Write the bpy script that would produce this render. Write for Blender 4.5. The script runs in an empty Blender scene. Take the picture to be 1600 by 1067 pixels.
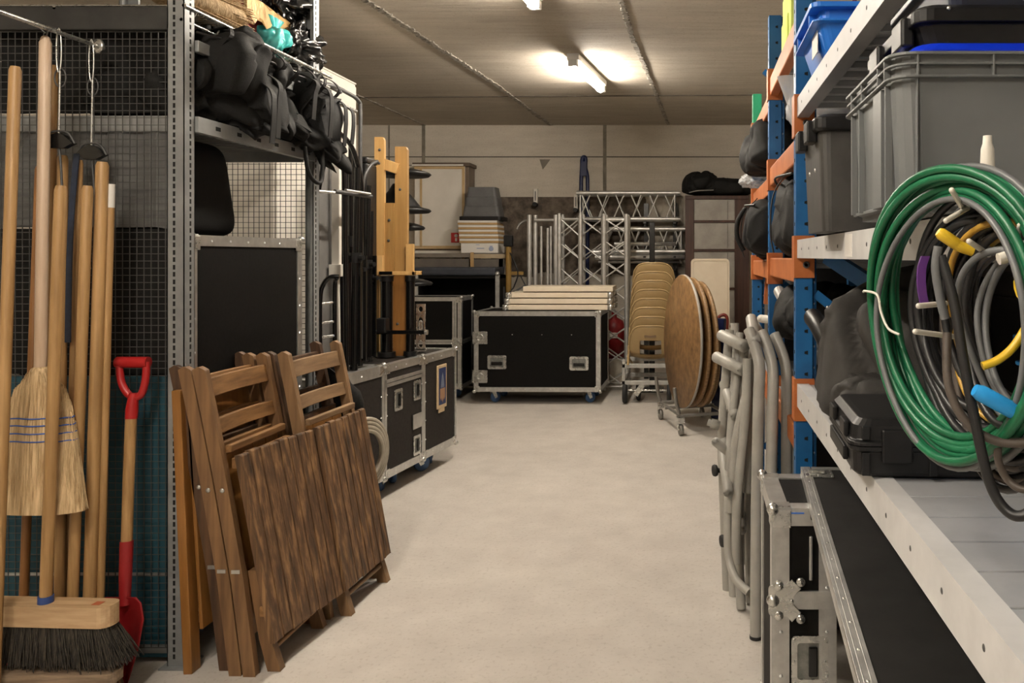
import bpy, math, random
from mathutils import Vector, Matrix, noise
random.seed(7)
SC = bpy.context.scene
COL = SC.collection
V = Vector
PI = math.pi
F, CX, CY, H = 1250.0, 1085.0, 400.0, 1.4      # focal length in px, principal point, eye height

def P(px, py, Y):
    return V(((px - CX) * Y / F, Y, H - (py - CY) * Y / F))

# ------------------------------------------------------------------ materials
MATS = {}
def mat(name, c1, c2=None, rough=.6, metal=0., scale=6., stretch=(1, 1, 1), bump=0., contrast=(.35, .65), detail=5., emit=None, alpha=1., spec=.5, c3=None, rvar=0.):
    if name in MATS: return MATS[name]
    m = bpy.data.materials.new(name); m.use_nodes = True
    nt = m.node_tree; N = nt.nodes; L = nt.links
    b = N['Principled BSDF']
    b.inputs['Roughness'].default_value = rough
    b.inputs['Metallic'].default_value = metal
    b.inputs['Specular IOR Level'].default_value = spec
    b.inputs['Base Color'].default_value = (*c1, 1)
    if alpha < 1: b.inputs['Alpha'].default_value = alpha
    if emit:
        b.inputs['Emission Color'].default_value = (*emit[0], 1); b.inputs['Emission Strength'].default_value = emit[1]
    if c2 is not None or bump:
        tc = N.new('ShaderNodeTexCoord'); mp = N.new('ShaderNodeMapping'); mp.inputs['Scale'].default_value = stretch
        L.new(tc.outputs['Object'], mp.inputs['Vector'])
        nz = N.new('ShaderNodeTexNoise'); nz.inputs['Scale'].default_value = scale; nz.inputs['Detail'].default_value = detail
        nz.inputs['Roughness'].default_value = .6
        L.new(mp.outputs['Vector'], nz.inputs['Vector'])
        if c2 is not None:
            r = N.new('ShaderNodeValToRGB'); r.color_ramp.elements[0].position = contrast[0]; r.color_ramp.elements[1].position = contrast[1]
            r.color_ramp.elements[0].color = (*c1, 1); r.color_ramp.elements[1].color = (*c2, 1)
            if c3 is not None:
                e = r.color_ramp.elements.new((contrast[0] + contrast[1]) / 2); e.color = (*c3, 1)
            L.new(nz.outputs['Fac'], r.inputs['Fac']); L.new(r.outputs['Color'], b.inputs['Base Color'])
        if bump:
            bp = N.new('ShaderNodeBump'); bp.inputs['Strength'].default_value = bump; bp.inputs['Distance'].default_value = .01
            L.new(nz.outputs['Fac'], bp.inputs['Height']); L.new(bp.outputs['Normal'], b.inputs['Normal'])
        if rvar:
            mr = N.new('ShaderNodeMapRange'); mr.inputs['To Min'].default_value = rough - rvar; mr.inputs['To Max'].default_value = rough + rvar
            L.new(nz.outputs['Fac'], mr.inputs['Value']); L.new(mr.outputs['Result'], b.inputs['Roughness'])
    MATS[name] = m
    return m

galv = mat('galvanised steel', (.30, .30, .29), (.46, .46, .45), .42, .7, 14, bump=.03, rvar=.1)
steelgrey = mat('grey painted steel', (.235, .245, .25), (.32, .33, .33), .5, .35, 9)
alu = mat('brushed aluminium', (.52, .52, .51), (.68, .68, .66), .36, .85, 18, (1, 1, 1), rvar=.1)
aludark = mat('worn aluminium tube', (.55, .54, .52), (.74, .73, .71), .38, .75, 9)
chrome = mat('zinc plated', (.55, .55, .53), (.75, .75, .72), .28, .9, 30, rvar=.1)
darkwire = mat('dark wire', (.10, .10, .10), None, .5, .6)
lam = mat('black laminate', (.0035, .0032, .003), (.006, .0056, .0052), .6, 0, 60, bump=.06, spec=.12)
lamworn = mat('scuffed black laminate', (.005, .0047, .0044), (.011, .0105, .0098), .62, 0, 11, bump=.05, detail=9, spec=.25)
blackp = mat('black plastic', (.006, .006, .0065), (.011, .011, .0115), .4, 0, 30, bump=.02, spec=.35)
blackm = mat('black painted metal', (.004, .004, .004), None, .22, 0, spec=.6)
rubber = mat('rubber', (.02, .02, .02), None, .7)
void = mat('dark gap', (.004, .004, .004), None, .9)
fabric = mat('black nylon', (.0055, .0055, .0055), (.010, .0097, .0094), .75, 0, 240, bump=.12, detail=3, spec=.25)
fabricg = mat('charcoal canvas', (.018, .0165, .015), (.034, .031, .028), .75, 0, 7, bump=.08, detail=8)
strapm = mat('black webbing', (.008, .008, .008), (.014, .0135, .013), .7, 0, 300, spec=.25)
trash = mat('shiny black bin bag', (.008, .008, .008), None, .22, 0, 22, bump=.5)
handlew = mat('broom stick wood', (.275, .155, .058), (.44, .265, .11), .5, 0, 5, (9, 9, .5), bump=.03)
palew = mat('pale stick wood', (.47, .34, .235), (.60, .46, .34), .45, 0, 5, (9, 9, .5))
darkhw = mat('dark stick wood', (.20, .085, .022), (.33, .155, .05), .5, 0, 5, (9, 9, .5))
oldw = mat('weathered slat wood', (.028, .015, .007), (.36, .20, .085), .62, 0, 1, (48, 48, .9), bump=.3, contrast=(.3, .72), detail=10, c3=(.125, .064, .028))
oldw2 = mat('weathered rail wood', (.12, .056, .018), (.32, .165, .06), .55, 0, 5, (9, .9, 9), bump=.08, contrast=(.3, .72), detail=8)
stilew = mat('worn stile wood', (.10, .05, .022), (.25, .135, .058), .55, 0, 5, (8, 8, .6), bump=.06, contrast=(.28, .72), detail=8)
stiledark = mat('dark stile wood', (.045, .022, .011), (.10, .05, .022), .6, 0, 5, (8, 8, .6))
orangew = mat('varnished orange wood', (.20, .085, .018), (.33, .15, .038), .4, 0, 5, (7, 7, .6), contrast=(.3, .7))
yelloww = mat('yellow pine', (.50, .285, .095), (.62, .385, .15), .45, 0, 4, (8, 8, .5), contrast=(.3, .7))
pinew2 = mat('ochre pine', (.33, .18, .055), (.45, .265, .095), .48, 0, 4, (8, 8, .5), contrast=(.3, .7))
straw = mat('straw bristle', (.34, .21, .09), (.80, .60, .35), .7, 0, 9, (14, 14, .5), bump=.6, contrast=(.3, .7), detail=8)
bristle = mat('black bristle', (.012, .010, .008), (.06, .048, .035), .8, 0, 10, (12, 12, .6), bump=.5)
rbristle = mat('brown bristle', (.07, .03, .015), (.16, .08, .04), .8, 0, 10, (12, 12, .8), bump=.5)
redp = mat('red plastic', (.34, .010, .011), (.40, .015, .015), .4, 0, 5)
redmet = mat('red painted metal', (.20, .006, .008), (.28, .010, .012), .42, .0, 9)
bluethread = mat('blue thread', (.04, .11, .42), None, .6)
bluecol = mat('blue collar', (.03, .07, .25), None, .4)
rackblue = mat('blue rack paint', (.006, .085, .24), (.010, .115, .31), .4, .0, 8)
rackblue2 = mat('pale blue rack edge', (.28, .38, .52), None, .35, .4)
rackorange = mat('orange rack paint', (.36, .09, .018), (.50, .165, .045), .5, 0, 7, contrast=(.3, .7))
rackgreen = mat('green rack paint', (.012, .27, .12), (.02, .33, .16), .5, 0, 8)
zincbeam2 = mat('toned down rack beam', (.27, .27, .275), (.34, .34, .345), .48, .2, 6, rvar=.1)  # darker copy of grey rack beam, tones down the lamp's brightness on the upper beam
zincbeam = mat('grey rack beam', (.52, .52, .52), (.65, .65, .645), .48, .1, 6, rvar=.1)
deckm = mat('grey shelf deck', (.325, .335, .35), (.41, .42, .435), .45, .1, 5, (1, 1, 1))
crateb = mat('blue crate plastic', (.01, .13, .56), (.015, .18, .66), .4, 0, 6)
lidblue = mat('bright blue lid', (.004, .03, .55), None, .3)
greyp = mat('grey crate plastic', (.125, .133, .134), (.152, .159, .159), .45, 0, 5, bump=.02)
beigep = mat('beige chair plastic', (.40, .275, .125), (.46, .325, .155), .38, 0, 5, bump=.02)
creamp = mat('cream board', (.70, .60, .46), (.76, .67, .53), .5, 0, 5)
whitep = mat('off white panel', (.72, .68, .61), (.80, .76, .69), .5, 0, 4)
greypan = mat('grey panel', (.15, .145, .14), (.19, .185, .18), .6, 0, 5)
chip = mat('particle board', (.12, .062, .022), (.32, .18, .072), .5, 0, 14, bump=.05, contrast=(.3, .68), detail=12)
plyedge = mat('ply edge', (.20, .115, .05), (.34, .21, .10), .55, 0, 8, (1, 1, 12))
tubegrey = mat('grey tube paint', (.36, .35, .32), (.44, .43, .395), .42, .05, 10, bump=.02)
brownw = mat('dark brown wood', (.035, .014, .009), (.075, .032, .02), .45, 0, 4, (7, 7, .5))
frost = mat('milky grey pane', (.30, .28, .25), (.42, .4, .36), .3, 0, 5, detail=8)
paperm = mat('white carton', (.72, .70, .66), None, .6)
kraft = mat('kraft board', (.42, .26, .11), (.5, .33, .15), .7, 0, 8)
teal = mat('teal bag film', (.03, .36, .36), (.10, .55, .53), .3, 0, 12, bump=.4)
tealpanel = mat('teal board', (.008, .05, .075), (.014, .075, .105), .6, 0, 6)
clothg = mat('grey mesh cloth', (.07, .07, .07), (.14, .14, .137), .8, 0, 5, (.6, 1, 7), contrast=(.3, .7))
greenc = mat('green cable', (.004, .085, .034), (.008, .13, .055), .4, 0, 20)
greyc = mat('grey cable', (.12, .125, .13), None, .4)
blackc = mat('black cable', (.010, .010, .011), None, .42)
brownc = mat('brown grey cable', (.075, .06, .05), None, .45)
yellowc = mat('yellow cable', (.75, .5, .03), None, .4)
amberc = mat('amber cable', (.42, .24, .035), None, .4)
bluec = mat('sky blue plug', (.02, .30, .72), None, .4)
purplec = mat('purple strap', (.09, .02, .17), None, .5)
offwhite = mat('off white plastic', (.66, .63, .56), None, .4)
wheelblue = mat('blue caster', (.06, .13, .28), None, .5)
navy = mat('navy paint', (.008, .015, .07), None, .35)
darknavy = mat('dark navy plastic', (.008, .012, .03), None, .4)
film = mat('clear film', (.66, .68, .70), None, .25, 0, 20, bump=.4, alpha=.55)
hose = mat('translucent hose', (.42, .38, .30), (.54, .5, .41), .4, 0, 20)
lambrown = mat('brown black laminate', (.016, .0135, .012), (.026, .022, .0195), .6, 0, 50, bump=.05, spec=.2)
posterb = mat('blue print', (.006, .015, .07), (.014, .034, .12), .5, 0, 30)
posterf = mat('print figure', (.36, .2, .11), None, .5)
tapec = mat('dark slate cloth', (.022, .026, .036), (.04, .045, .058), .6, 0, 9)
lampw = mat('lamp housing white', (.7, .7, .68), None, .4)
glow = mat('lit tube', (1, 1, 1), None, .4, emit=((1, .90, .77), 120.))
goldf = mat('gold foil wrap', (.30, .17, .055), (.5, .32, .13), .3, .4, 18, bump=.5)
labelred = mat('red label', (.6, .03, .03), None, .5)

# ------------------------------------------------------------------ mesh builder
class B:
    def __init__(s):
        s.v = []; s.f = []; s.m = []; s.sm = []; s.mi = 0; s.X = None
    def add(s, vs, fs, smooth=False):
        o = len(s.v)
        for p in vs:
            p = V(p)
            s.v.append(s.X @ p if s.X is not None else p)
        for f in fs:
            s.f.append([i + o for i in f]); s.m.append(s.mi); s.sm.append(smooth)
        return s
    def box(s, x0, x1, y0, y1, z0, z1):
        vs = [(x, y, z) for z in (z0, z1) for y in (y0, y1) for x in (x0, x1)]
        return s.add(vs, [(0, 2, 3, 1), (4, 5, 7, 6), (0, 1, 5, 4), (2, 6, 7, 3), (0, 4, 6, 2), (1, 3, 7, 5)])
    def beam(s, p0, p1, w, h, up=(0, 0, 1), w2=None, h2=None):
        p0 = V(p0); p1 = V(p1); d = (p1 - p0).normalized(); up = V(up)
        sx = d.cross(up)
        if sx.length < 1e-5: sx = d.cross(V((1, 0, 0)))
        sx.normalize(); uy = sx.cross(d).normalized()
        w2 = w if w2 is None else w2; h2 = h if h2 is None else h2
        vs = []
        for p, a, b in ((p0, w, h), (p1, w2, h2)):
            for i, j in ((-1, -1), (1, -1), (1, 1), (-1, 1)): vs.append(p + sx * a / 2 * i + uy * b / 2 * j)
        return s.add(vs, [(3, 2, 1, 0), (4, 5, 6, 7), (0, 1, 5, 4), (1, 2, 6, 5), (2, 3, 7, 6), (3, 0, 4, 7)])
    def tube(s, pts, r, n=10, closed=False, cap=True):
        pts = [V(p) for p in pts]; k = len(pts); R = r if isinstance(r, (list, tuple)) else [r] * k
        vs = []; fs = []
        prev = None
        for i, p in enumerate(pts):
            if closed: d = pts[(i + 1) % k] - pts[i - 1]
            else: d = pts[min(i + 1, k - 1)] - pts[max(i - 1, 0)]
            if d.length < 1e-9: d = V((0, 0, 1))
            d.normalize()
            if prev is None:
                a = d.cross(V((0, 0, 1)));
                if a.length < 1e-3: a = d.cross(V((1, 0, 0)))
            else: a = prev - d * prev.dot(d)
            if a.length < 1e-6: a = d.cross(V((0, 1, 0)))
            a.normalize(); prev = a; b = d.cross(a)
            for j in range(n):
                t = 2 * PI * j / n; vs.append(p + (a * math.cos(t) + b * math.sin(t)) * R[i])
        for i in range(k if closed else k - 1):
            i2 = (i + 1) % k
            for j in range(n):
                j2 = (j + 1) % n; fs.append((i * n + j, i * n + j2, i2 * n + j2, i2 * n + j))
        s.add(vs, fs, True)
        if cap and not closed:
            s.add(vs[:n], [tuple(range(n))]); s.add(vs[-n:], [tuple(reversed(range(n)))])
        return s
    def cyl(s, p0, p1, r, n=16, r2=None):
        return s.tube([p0, p1], [r, r if r2 is None else r2], n)
    def pipe_end(s, p0, p1, r, n=16):          # hollow tube end: outer wall, ring and inner wall
        p0 = V(p0); p1 = V(p1); d = (p1 - p0).normalized()
        s.tube([p0, p1, p1, p1 - d * .05], [r, r, r * .72, r * .72], n)
        return s
    def lathe(s, prof, c=(0, 0, 0), n=32, ax=None, smooth=True):
        c = V(c); M = Matrix() if ax is None else V(ax).to_track_quat('Z', 'Y').to_matrix().to_4x4()
        vs = []; fs = []
        for r, z in prof:
            for j in range(n):
                t = 2 * PI * j / n; vs.append(c + M @ V((r * math.cos(t), r * math.sin(t), z)))
        for i in range(len(prof) - 1):
            for j in range(n):
                j2 = (j + 1) % n; fs.append((i * n + j, i * n + j2, (i + 1) * n + j2, (i + 1) * n + j))
        s.add(vs, fs, smooth)
        if prof[0][0] > 1e-5: s.add(vs[:n], [tuple(reversed(range(n)))])
        if prof[-1][0] > 1e-5: s.add(vs[-n:], [tuple(range(n))])
        return s
    def ball(s, c, r, n=12):
        rr = V(r) if isinstance(r, (tuple, list)) else V((r, r, r)); c = V(c); vs = []; fs = []; m = n // 2 + 1
        for i in range(m + 1):
            a = -PI / 2 + PI * i / m
            for j in range(n):
                t = 2 * PI * j / n
                vs.append(c + V((rr.x * math.cos(a) * math.cos(t), rr.y * math.cos(a) * math.sin(t), rr.z * math.sin(a))))
        for i in range(m):
            for j in range(n):
                j2 = (j + 1) % n; fs.append((i * n + j, i * n + j2, (i + 1) * n + j2, (i + 1) * n + j))
        return s.add(vs, fs, True)
    def prism(s, poly, fn, t0, t1, smooth=False):     # polygon (a,b) swept t0..t1; fn(a,b,t)->point
        n = len(poly); vs = [fn(a, b, t0) for a, b in poly] + [fn(a, b, t1) for a, b in poly]
        s.add(vs, [tuple(reversed(range(n))), tuple(range(n, 2 * n))])
        return s.add(vs, [(i, (i + 1) % n, n + (i + 1) % n, n + i) for i in range(n)], smooth)
    def rings(s, rings, cap=True, smooth=True):
        n = len(rings[0]); vs = [p for r in rings for p in r]; fs = []
        for i in range(len(rings) - 1):
            for j in range(n):
                j2 = (j + 1) % n; fs.append((i * n + j, i * n + j2, (i + 1) * n + j2, (i + 1) * n + j))
        s.add(vs, fs, smooth)
        if cap:
            s.add(rings[0], [tuple(reversed(range(n)))]); s.add(rings[-1], [tuple(range(n))])
        return s
    def ribbon(s, pts, w, t, wd):                     # flat webbing along pts, wd = width direction
        wd = V(wd).normalized(); pts = [V(p) for p in pts]; rg = []
        for i, p in enumerate(pts):
            d = (pts[min(i + 1, len(pts) - 1)] - pts[max(i - 1, 0)]).normalized(); nn = d.cross(wd).normalized()
            rg.append([p - wd * w / 2 - nn * t / 2, p + wd * w / 2 - nn * t / 2, p + wd * w / 2 + nn * t / 2, p - wd * w / 2 + nn * t / 2])
        return s.rings(rg, True, False)
    def build(s, name, m, parent=None, bevel=0, world=False, sub=0):
        me = bpy.data.meshes.new(name)
        vs = s.v
        if parent is not None and world:
            inv = WM[parent].inverted(); vs = [inv @ p for p in vs]
        me.from_pydata([tuple(p) for p in vs], [], s.f)
        for x in (m if isinstance(m, (list, tuple)) else [m]): me.materials.append(x)
        me.polygons.foreach_set('material_index', s.m); me.polygons.foreach_set('use_smooth', s.sm)
        me.update()
        o = bpy.data.objects.new(name, me); COL.objects.link(o)
        if parent is not None: o.parent = parent; WM[o] = WM[parent].copy()
        else: WM[o] = Matrix()
        if bevel:
            md = o.modifiers.new('bevel', 'BEVEL'); md.width = bevel; md.segments = 2; md.limit_method = 'ANGLE'; md.angle_limit = .7
        if sub:
            md = o.modifiers.new('sub', 'SUBSURF'); md.levels = sub; md.render_levels = sub
        return o
WM = {}
def rrect(x0, x1, y0, y1, r, k=4):
    out = []
    for cx, cy, a in ((x1 - r, y1 - r, 0), (x0 + r, y1 - r, 90), (x0 + r, y0 + r, 180), (x1 - r, y0 + r, 270)):
        for i in range(k + 1):
            t = math.radians(a + 90 * i / k); out.append((cx + r * math.cos(t), cy + r * math.sin(t)))
    return out
def smoothpath(pts, k=6, closed=False):
    pts = [V(p) for p in pts]; n = len(pts); out = []
    for i in range(n if closed else n - 1):
        if closed: a, b, c, d = pts[i - 1], pts[i], pts[(i + 1) % n], pts[(i + 2) % n]
        else: a, b, c, d = pts[max(i - 1, 0)], pts[i], pts[i + 1], pts[min(i + 2, n - 1)]
        for j in range(k):
            t = j / k
            out.append(.5 * ((2 * b) + (c - a) * t + (2 * a - 5 * b + 4 * c - d) * t * t + (3 * b - a - 3 * c + d) * t ** 3))
    if not closed: out.append(pts[-1])
    return out
def tag(o, label, cat, group=None):
    o['label'] = label; o['category'] = cat
    if group: o['group'] = group
    return o
def thing(name, label, cat, loc=(0, 0, 0), rotz=0, group=None, tilt=None):
    o = bpy.data.objects.new(name, None); COL.objects.link(o); o.empty_display_size = .1
    M = Matrix.Translation(V(loc)) @ Matrix.Rotation(rotz, 4, 'Z')
    if tilt is not None: M = M @ tilt
    o.matrix_basis = M; WM[o] = M
    return tag(o, label, cat, group)
def single(b, name, m, label, cat, group=None, bevel=0, at=None, sub=0):
    """one-mesh thing whose vertices are world points; origin moved to its base"""
    if at is None:
        n = len(b.v); at = V((sum(p.x for p in b.v) / n, sum(p.y for p in b.v) / n, min(p.z for p in b.v)))
    at = V(at); b.v = [p - at for p in b.v]
    o = b.build(name, m, None, bevel, sub=sub); o.location = at; WM[o] = Matrix.Translation(at)
    return tag(o, label, cat, group)
def struct(b, name, m):
    o = b.build(name, m); o['kind'] = 'structure'; return o
def kids(o): return [c for c in bpy.data.objects if c.parent == o]
def dup(o, delta=(0, 0, 0), label=None, parent=None, rz=0):
    c = o.copy(); COL.objects.link(c)
    if parent is not None: c.parent = parent
    else:
        M = Matrix.Translation(V(delta)) @ WM[o] @ Matrix.Rotation(rz, 4, 'Z'); c.matrix_basis = M; WM[c] = M
        if label: c['label'] = label
    for k in kids(o): dup(k, parent=c)
    return c
def blob(b, c, dim, ex=.55, seed=0, amp=.08, fr=3., n=90, m=60, crease=.0, soft=.62, fl=None):
    """a stuffed cloth body: squarish ball, slumped, with folds and creases"""
    c = V(c); vs = []; fs = []; n = max(n, 84); m = max(m, 56)
    dm = min(dim); A = amp * .16 * (dm / .3); C = crease * .075 * (dm / .3); f1 = fr * 1.9 * (.3 / dm); s0 = V((seed * 3.7, seed * 1.3, seed * 7.1))
    def sp(x, e): return math.copysign(abs(x) ** e, x)
    for i in range(m + 1):
        a = -PI / 2 + PI * i / m
        for j in range(n):
            t = 2 * PI * j / n
            p = V((sp(math.cos(a), ex) * sp(math.cos(t), ex), sp(math.cos(a), ex) * sp(math.sin(t), ex), sp(math.sin(a), ex)))
            w = 1 - .10 * p.z                                   # heavier at the bottom
            q = V((p.x * dim[0] * w, p.y * dim[1] * w, p.z * dim[2])) * .5
            d = q.normalized()
            k = noise.fractal(V((q.x, q.y, q.z * .7)) * f1 * soft + s0, 1., 2., 2 if soft < 1 else 3) * A
            wv = V((q.x + .4 * q.z, q.y - .5 * q.z, q.z * .55)) * f1 * 1.5 * soft + s0 * 2
            k -= C * max(0, 1 - abs(noise.noise(wv)) * 3.2) ** 2
            wv = V((q.x - .6 * q.z, q.y + .3 * q.z, q.z * .4)) * f1 * 2.6 * soft + s0 * 3
            k += C * (.55 if soft == 1 else .3) * max(0, 1 - abs(noise.noise(wv)) * 3.2) ** 2
            q = q + d * k
            if fl:
                if q.x < fl[0]: q.z = max(q.z, fl[1])
                elif q.z < 0: q.z -= .5 * (q.x - fl[0])
            else: q.z = max(q.z, -.5 * dim[2])
            vs.append(c + q)
    for i in range(m):
        for j in range(n):
            j2 = (j + 1) % n; fs.append((i * n + j, i * n + j2, (i + 1) * n + j2, (i + 1) * n + j))
    return b.add(vs, fs, True)
# ------------------------------------------------------------------ room
def concrete(name, c1, c2, boards, bump, seams=None, stain=None):
    m = bpy.data.materials.new(name); m.use_nodes = True; nt = m.node_tree; N = nt.nodes; L = nt.links; b = N['Principled BSDF']
    b.inputs['Roughness'].default_value = .85
    tc = N.new('ShaderNodeTexCoord')
    def nz(scale, stretch, det=6):
        mp = N.new('ShaderNodeMapping'); mp.inputs['Scale'].default_value = stretch; L.new(tc.outputs['Object'], mp.inputs['Vector'])
        n = N.new('ShaderNodeTexNoise'); n.inputs['Scale'].default_value = scale; n.inputs['Detail'].default_value = det; n.inputs['Roughness'].default_value = .62
        L.new(mp.outputs['Vector'], n.inputs['Vector']); return n
    big = nz(.8, (1, 1, 1)); fine = nz(5, boards, 9); spot = nz(60, (1, 1, 1), 3)
    r = N.new('ShaderNodeValToRGB'); r.color_ramp.elements[0].position = .3; r.color_ramp.elements[1].position = .72
    r.color_ramp.elements[0].color = (*c1, 1); r.color_ramp.elements[1].color = (*c2, 1)
    a = N.new('ShaderNodeMath'); a.operation = 'MULTIPLY_ADD'; a.inputs[1].default_value = .5
    L.new(big.outputs['Fac'], a.inputs[0])
    h = N.new('ShaderNodeMath'); h.operation = 'MULTIPLY'; h.inputs[1].default_value = .5; L.new(fine.outputs['Fac'], h.inputs[0]); L.new(h.outputs[0], a.inputs[2])
    L.new(a.outputs[0], r.inputs['Fac'])
    col = r.outputs['Color']
    mx = N.new('ShaderNodeMix'); mx.data_type = 'RGBA'; mx.blend_type = 'MULTIPLY'; mx.inputs[0].default_value = .35
    rr = N.new('ShaderNodeValToRGB'); rr.color_ramp.elements[0].position = .32; rr.color_ramp.elements[1].position = .45
    rr.color_ramp.elements[0].color = (.55, .5, .45, 1); L.new(spot.outputs['Fac'], rr.inputs['Fac'])
    L.new(col, mx.inputs[6]); L.new(rr.outputs['Color'], mx.inputs[7]); col = mx.outputs[2]
    if stain:
        sx = N.new('ShaderNodeSeparateXYZ'); L.new(tc.outputs['Object'], sx.inputs[0])
        wob = nz(3, (1, 1, 1), 5)
        fac = None
        for axis, lo, hi in stain[0]:
            ad = N.new('ShaderNodeMath'); ad.operation = 'MULTIPLY_ADD'; ad.inputs[1].default_value = .22; L.new(wob.outputs['Fac'], ad.inputs[0]); L.new(sx.outputs[axis], ad.inputs[2])
            for op, val in (('GREATER_THAN', lo + .11), ('LESS_THAN', hi + .11)):
                g = N.new('ShaderNodeMath'); g.operation = op; g.inputs[1].default_value = val; L.new(ad.outputs[0] if axis != 'Z' or op == 'GREATER_THAN' else sx.outputs['Z'], g.inputs[0])
                if axis == 'Z' and op == 'LESS_THAN': g.inputs[1].default_value = hi
                if fac is None: fac = g.outputs[0]
                else:
                    mu = N.new('ShaderNodeMath'); mu.operation = 'MULTIPLY'; L.new(fac, mu.inputs[0]); L.new(g.outputs[0], mu.inputs[1]); fac = mu.outputs[0]
        sn = nz(11, (1, 1, 1), 8); sr = N.new('ShaderNodeValToRGB'); sr.color_ramp.elements[0].position = .36; sr.color_ramp.elements[1].position = .66
        sr.color_ramp.elements[0].color = (*stain[1], 1); sr.color_ramp.elements[1].color = (*stain[2], 1); L.new(sn.outputs['Fac'], sr.inputs['Fac'])
        m2 = N.new('ShaderNodeMix'); m2.data_type = 'RGBA'; L.new(fac, m2.inputs[0]); L.new(col, m2.inputs[6]); L.new(sr.outputs['Color'], m2.inputs[7]); col = m2.outputs[2]
    L.new(col, b.inputs['Base Color'])
    bp = N.new('ShaderNodeBump'); bp.inputs['Strength'].default_value = bump; bp.inputs['Distance'].default_value = .02
    L.new(fine.outputs['Fac'], bp.inputs['Height']); L.new(bp.outputs['Normal'], b.inputs['Normal'])
    return m
floorm = concrete('polished concrete floor', (.43, .40, .365), (.62, .585, .535), (1, 1, 1), .03)
ceilm = concrete('board marked concrete ceiling', (.31, .27, .215), (.53, .475, .395), (.35, 3.5, 1), .25)
wallm = concrete('concrete wall', (.48, .435, .365), (.68, .625, .54), (.5, 1, 2.5), .15,
                 stain=([('Z', 1.18, 2.08), ('X', -2.35, -.55)], (.06, .047, .036), (.19, .15, .115)))
seamm = mat('rough joint mortar', (.13, .11, .085), (.36, .33, .28), .9, 0, 24, contrast=(.35, .6), bump=.5)
seamd = mat('dark joint', (.06, .05, .04), None, .9)  # dark colour of the fine wall and ceiling joints
XL, XR, YB, YF, ZC = -4.3, 1.12, 9.2, -4.0, 2.905
struct(B().box(XL - .2, XR + .2, YF - .2, YB + .2, -.2, 0), 'floor', floorm)
struct(B().box(XL - .2, XR + .2, YF - .2, YB + .2, ZC, ZC + .2), 'ceiling', ceilm)
struct(B().box(XL - .2, XR + .2, YB, YB + .2, 0, ZC), 'wall_back', wallm)
struct(B().box(XL - .2, XR + .2, YF - .2, YF, 0, ZC), 'wall_front', wallm)
struct(B().box(XL - .2, XL, YF, YB, 0, ZC), 'wall_left', wallm)
struct(B().box(XR, XR + .2, YF, YB, 0, ZC), 'wall_right', wallm)
def seam(pts, w, m, k):
    b = B(); random.seed(k); n = 60
    for (p0, p1) in zip(pts[:-1], pts[1:]):
        d = p1 - p0; sd = d.cross(V((0, 0, 1))).normalized()
        for i in range(n):
            a = p0 + d * i / n; c = p0 + d * (i + 1) / n
            w0 = w * random.uniform(.55, 1.25)
            b.beam(a + sd * random.uniform(-.2, .2) * w, c + sd * random.uniform(-.2, .2) * w, w0, .012)
    return b
def ceilpt(px, py):
    Y = F * (ZC - H) / (CY - py); return V(((px - CX) * Y / F, Y, ZC - .001))
struct(seam([ceilpt(430, -98), ceilpt(572, 0), ceilpt(674, 67), ceilpt(772, 130), ceilpt(860, 195)], .045, seamm, 1), 'trim_1', seamm)
struct(seam([ceilpt(945, -70), ceilpt(970, 0), ceilpt(988, 58), ceilpt(1022, 139), ceilpt(1044, 194)], .032, seamm, 2), 'trim_2', seamm)
struct(seam([ceilpt(540, 140), ceilpt(665, 196)], .03, seamd, 3), 'trim_3', seamm)
struct(seam([ceilpt(560, 152), ceilpt(1178, 148)], .012, seamd, 4), 'trim_4', seamd)
# wall joints: horizontal pour lines and vertical formwork joints
struct(B().box(XL, XR, YB - .004, YB, 2.535, 2.545), 'trim_5', seamd)
for k, (px, w) in enumerate(((945, .04), (662, .035), (608, .015))):
    X = (px - CX) * YB / F
    struct(B().box(X - w / 2, X + w / 2, YB - .006, YB, 0, ZC), 'trim_%d' % (6 + k), mat('grey joint filler', (.17, .15, .12), (.28, .25, .2), .9, 0, 9))
struct(B().box(XL, -2.9, YB - .004, YB, 2.44, 2.447), 'trim_9', seamd)

b = B(); tri = [P(843, 249, YB - .003), P(860, 249, YB - .003), P(848, 265, YB - .003)]
b.prism([(p.x, p.z) for p in tri], lambda x, z, q: V((x, q, z)), YB - .003, YB); struct(b, 'trim_10', mat('grey patch', (.19, .17, .14), (.25, .225, .19), .9, 0, 9))
# ------------------------------------------------------------------ ceiling lamps
def lamp(p0, p1, label):
    p0 = V(p0); p1 = V(p1); d = p1 - p0; L = d.length
    t = thing('ceiling_light', label, 'ceiling light', (p0.x, p0.y, ZC), math.atan2(d.y, d.x), 'fluorescent battens on the ceiling')
    B().box(-.02, L + .02, -.045, .045, -.05, 0).build('housing', lampw, t, .004)
    for x in (0., L): B().box(x - .03, x + .03, -.035, .035, -.098, -.05).build('lamp_holder', lampw, t, .004)
    B().cyl((.02, 0, -.088), (L - .02, 0, -.088), .021, 16).build('tube_lamp', glow, t)
lamp((-.90, 5.95, 0), (-.80, 6.85, 0), 'white fluorescent ceiling light over the aisle, nearer the back wall')
lamp((-.98, 3.5, 0), (-.91, 4.55, 0), 'white fluorescent ceiling light cut off by the top edge')
lamp((-1.25, .25, 0), (-1.2, 1.35, 0), 'fluorescent ceiling light overhead, in front of the shelving')
lamp((-1.05, -1.6, 0), (-1.0, -.5, 0), 'fluorescent ceiling light behind the viewer')

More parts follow.
